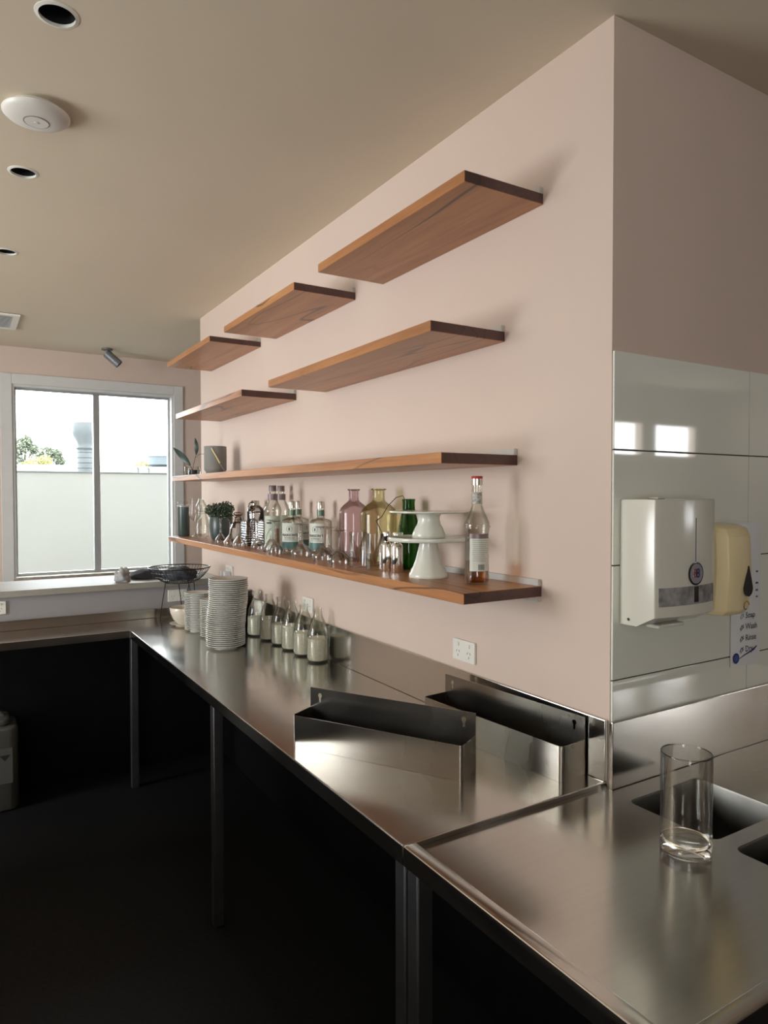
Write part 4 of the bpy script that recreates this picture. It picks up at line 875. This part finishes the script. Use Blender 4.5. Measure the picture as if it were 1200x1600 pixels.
fk = thing('glass_flask', 'clear round-shouldered flask with silver cap behind the square decanter', 'bottle', (-0.064, 2.372, Z))
MB().lathe(shell([(0.043, 0), (0.045, 0.003), (0.045, 0.172), (0.0445, 0.176), (0.040, 0.192), (0.026, 0.206), (0.020, 0.209)], 0.003, 0.006), 36).build('glass', 'crystal', fk, smooth=40)
MB().lathe([(0.0452, 0.170), (0.0462, 0.171), (0.0462, 0.174), (0.0452, 0.175)], 36).build('seam_ring', 'dark', fk)
MB().lathe([(0, 0.2093), (0.021, 0.2093), (0.021, 0.232), (0.019, 0.235), (0, 0.235)], 28).build('cap', 'silver', fk, smooth=40)
# potted shrub
ps = thing('potted_shrub', 'bushy small-leaved plant in a dark glazed pot', 'plant', (-0.130, 2.76, Z))
MB().lathe([(0, 0), (0.045, 0), (0.054, 0.006), (0.062, 0.03), (0.067, 0.07), (0.069, 0.135), (0.067, 0.138), (0.064, 0.135), (0.062, 0.07), (0.05, 0.012), (0, 0.01)], 44).build('pot', 'pot', ps, smooth=50)
MB().lathe([(0, 0.122), (0.0625, 0.122), (0.0625, 0.118), (0, 0.1)], 28).build('soil', 'cloth', ps)
tag(leaf_cloud([(0, 0, 0.165, 0.080, 0.080, 0.055), (0.02, -0.02, 0.185, 0.055, 0.055, 0.045), (-0.035, 0.02, 0.175, 0.052, 0.05, 0.04), (0.0, 0.0, 0.15, 0.07, 0.07, 0.04)], 420, 0.0085, 11).build('foliage', 'leaf', ps), kind='stuff')
sm_ = MB()
for i in range(14):
    a = i * 2.4; q = 0.02 + 0.045 * ((i * 7) % 10) / 10; sm_.tube([(0.2 * q * math.cos(a), 0.2 * q * math.sin(a), 0.12), (q * 0.7 * math.cos(a), q * 0.7 * math.sin(a), 0.15), (q * math.cos(a), q * math.sin(a), 0.185)], 0.0012, 5)
tag(sm_.build('stems', 'twig', ps), kind='stuff')
# carafe, tapered glass, dark canister
cf = thing('glass_carafe', 'clear pinched-waist glass carafe left of the potted shrub', 'carafe', (-0.170, 3.015, Z))
MB().lathe(shell([(0.038, 0), (0.043, 0.006), (0.047, 0.03), (0.047, 0.07), (0.042, 0.11), (0.033, 0.14), (0.031, 0.152), (0.036, 0.158), (0.036, 0.164), (0.031, 0.168), (0.036, 0.182), (0.033, 0.20), (0.022, 0.222), (0.014, 0.236)], 0.0022, 0.006), 40).build('glass', 'bottle', cf, smooth=50)
MB().tube([(0.0335 * math.cos(2 * PI * i / 28), 0.0335 * math.sin(2 * PI * i / 28), 0.153) for i in range(28)], 0.0025, 6, True).build('neck_ring', 'bottle', cf, smooth=60)
wg = thing('wine_glass', 'upright angular wine glass behind the pinched carafe', 'glass', (-0.150, 3.205, Z))
MB().lathe([(0.036, 0.245), (0.044, 0.150), (0.043, 0.138), (0.028, 0.112), (0.010, 0.098), (0.005, 0.090), (0.004, 0.05), (0.006, 0.012), (0.02, 0.004), (0.034, 0.001), (0.034, 0), (0, 0)], 36).build('glass', 'glass', wg, smooth=60)
dk = thing('dark_canister', 'dark canister with a pale rim at the far end of the shelf', 'canister', (-0.200, 3.296, Z))
MB().lathe([(0, 0), (0.036, 0), (0.038, 0.003), (0.038, 0.188), (0, 0.188)], 36).build('body', 'pot', dk, smooth=40)
MB().lathe([(0, 0.1883), (0.039, 0.1883), (0.0405, 0.191), (0.0405, 0.196), (0.039, 0.198), (0, 0.198)], 36).build('rim_band', 'alu', dk, smooth=40)
MB().lathe([(0, 0.1983), (0.038, 0.1983), (0.039, 0.222), (0.0375, 0.224), (0, 0.224)], 36).build('lid', 'bottle', dk, smooth=40)
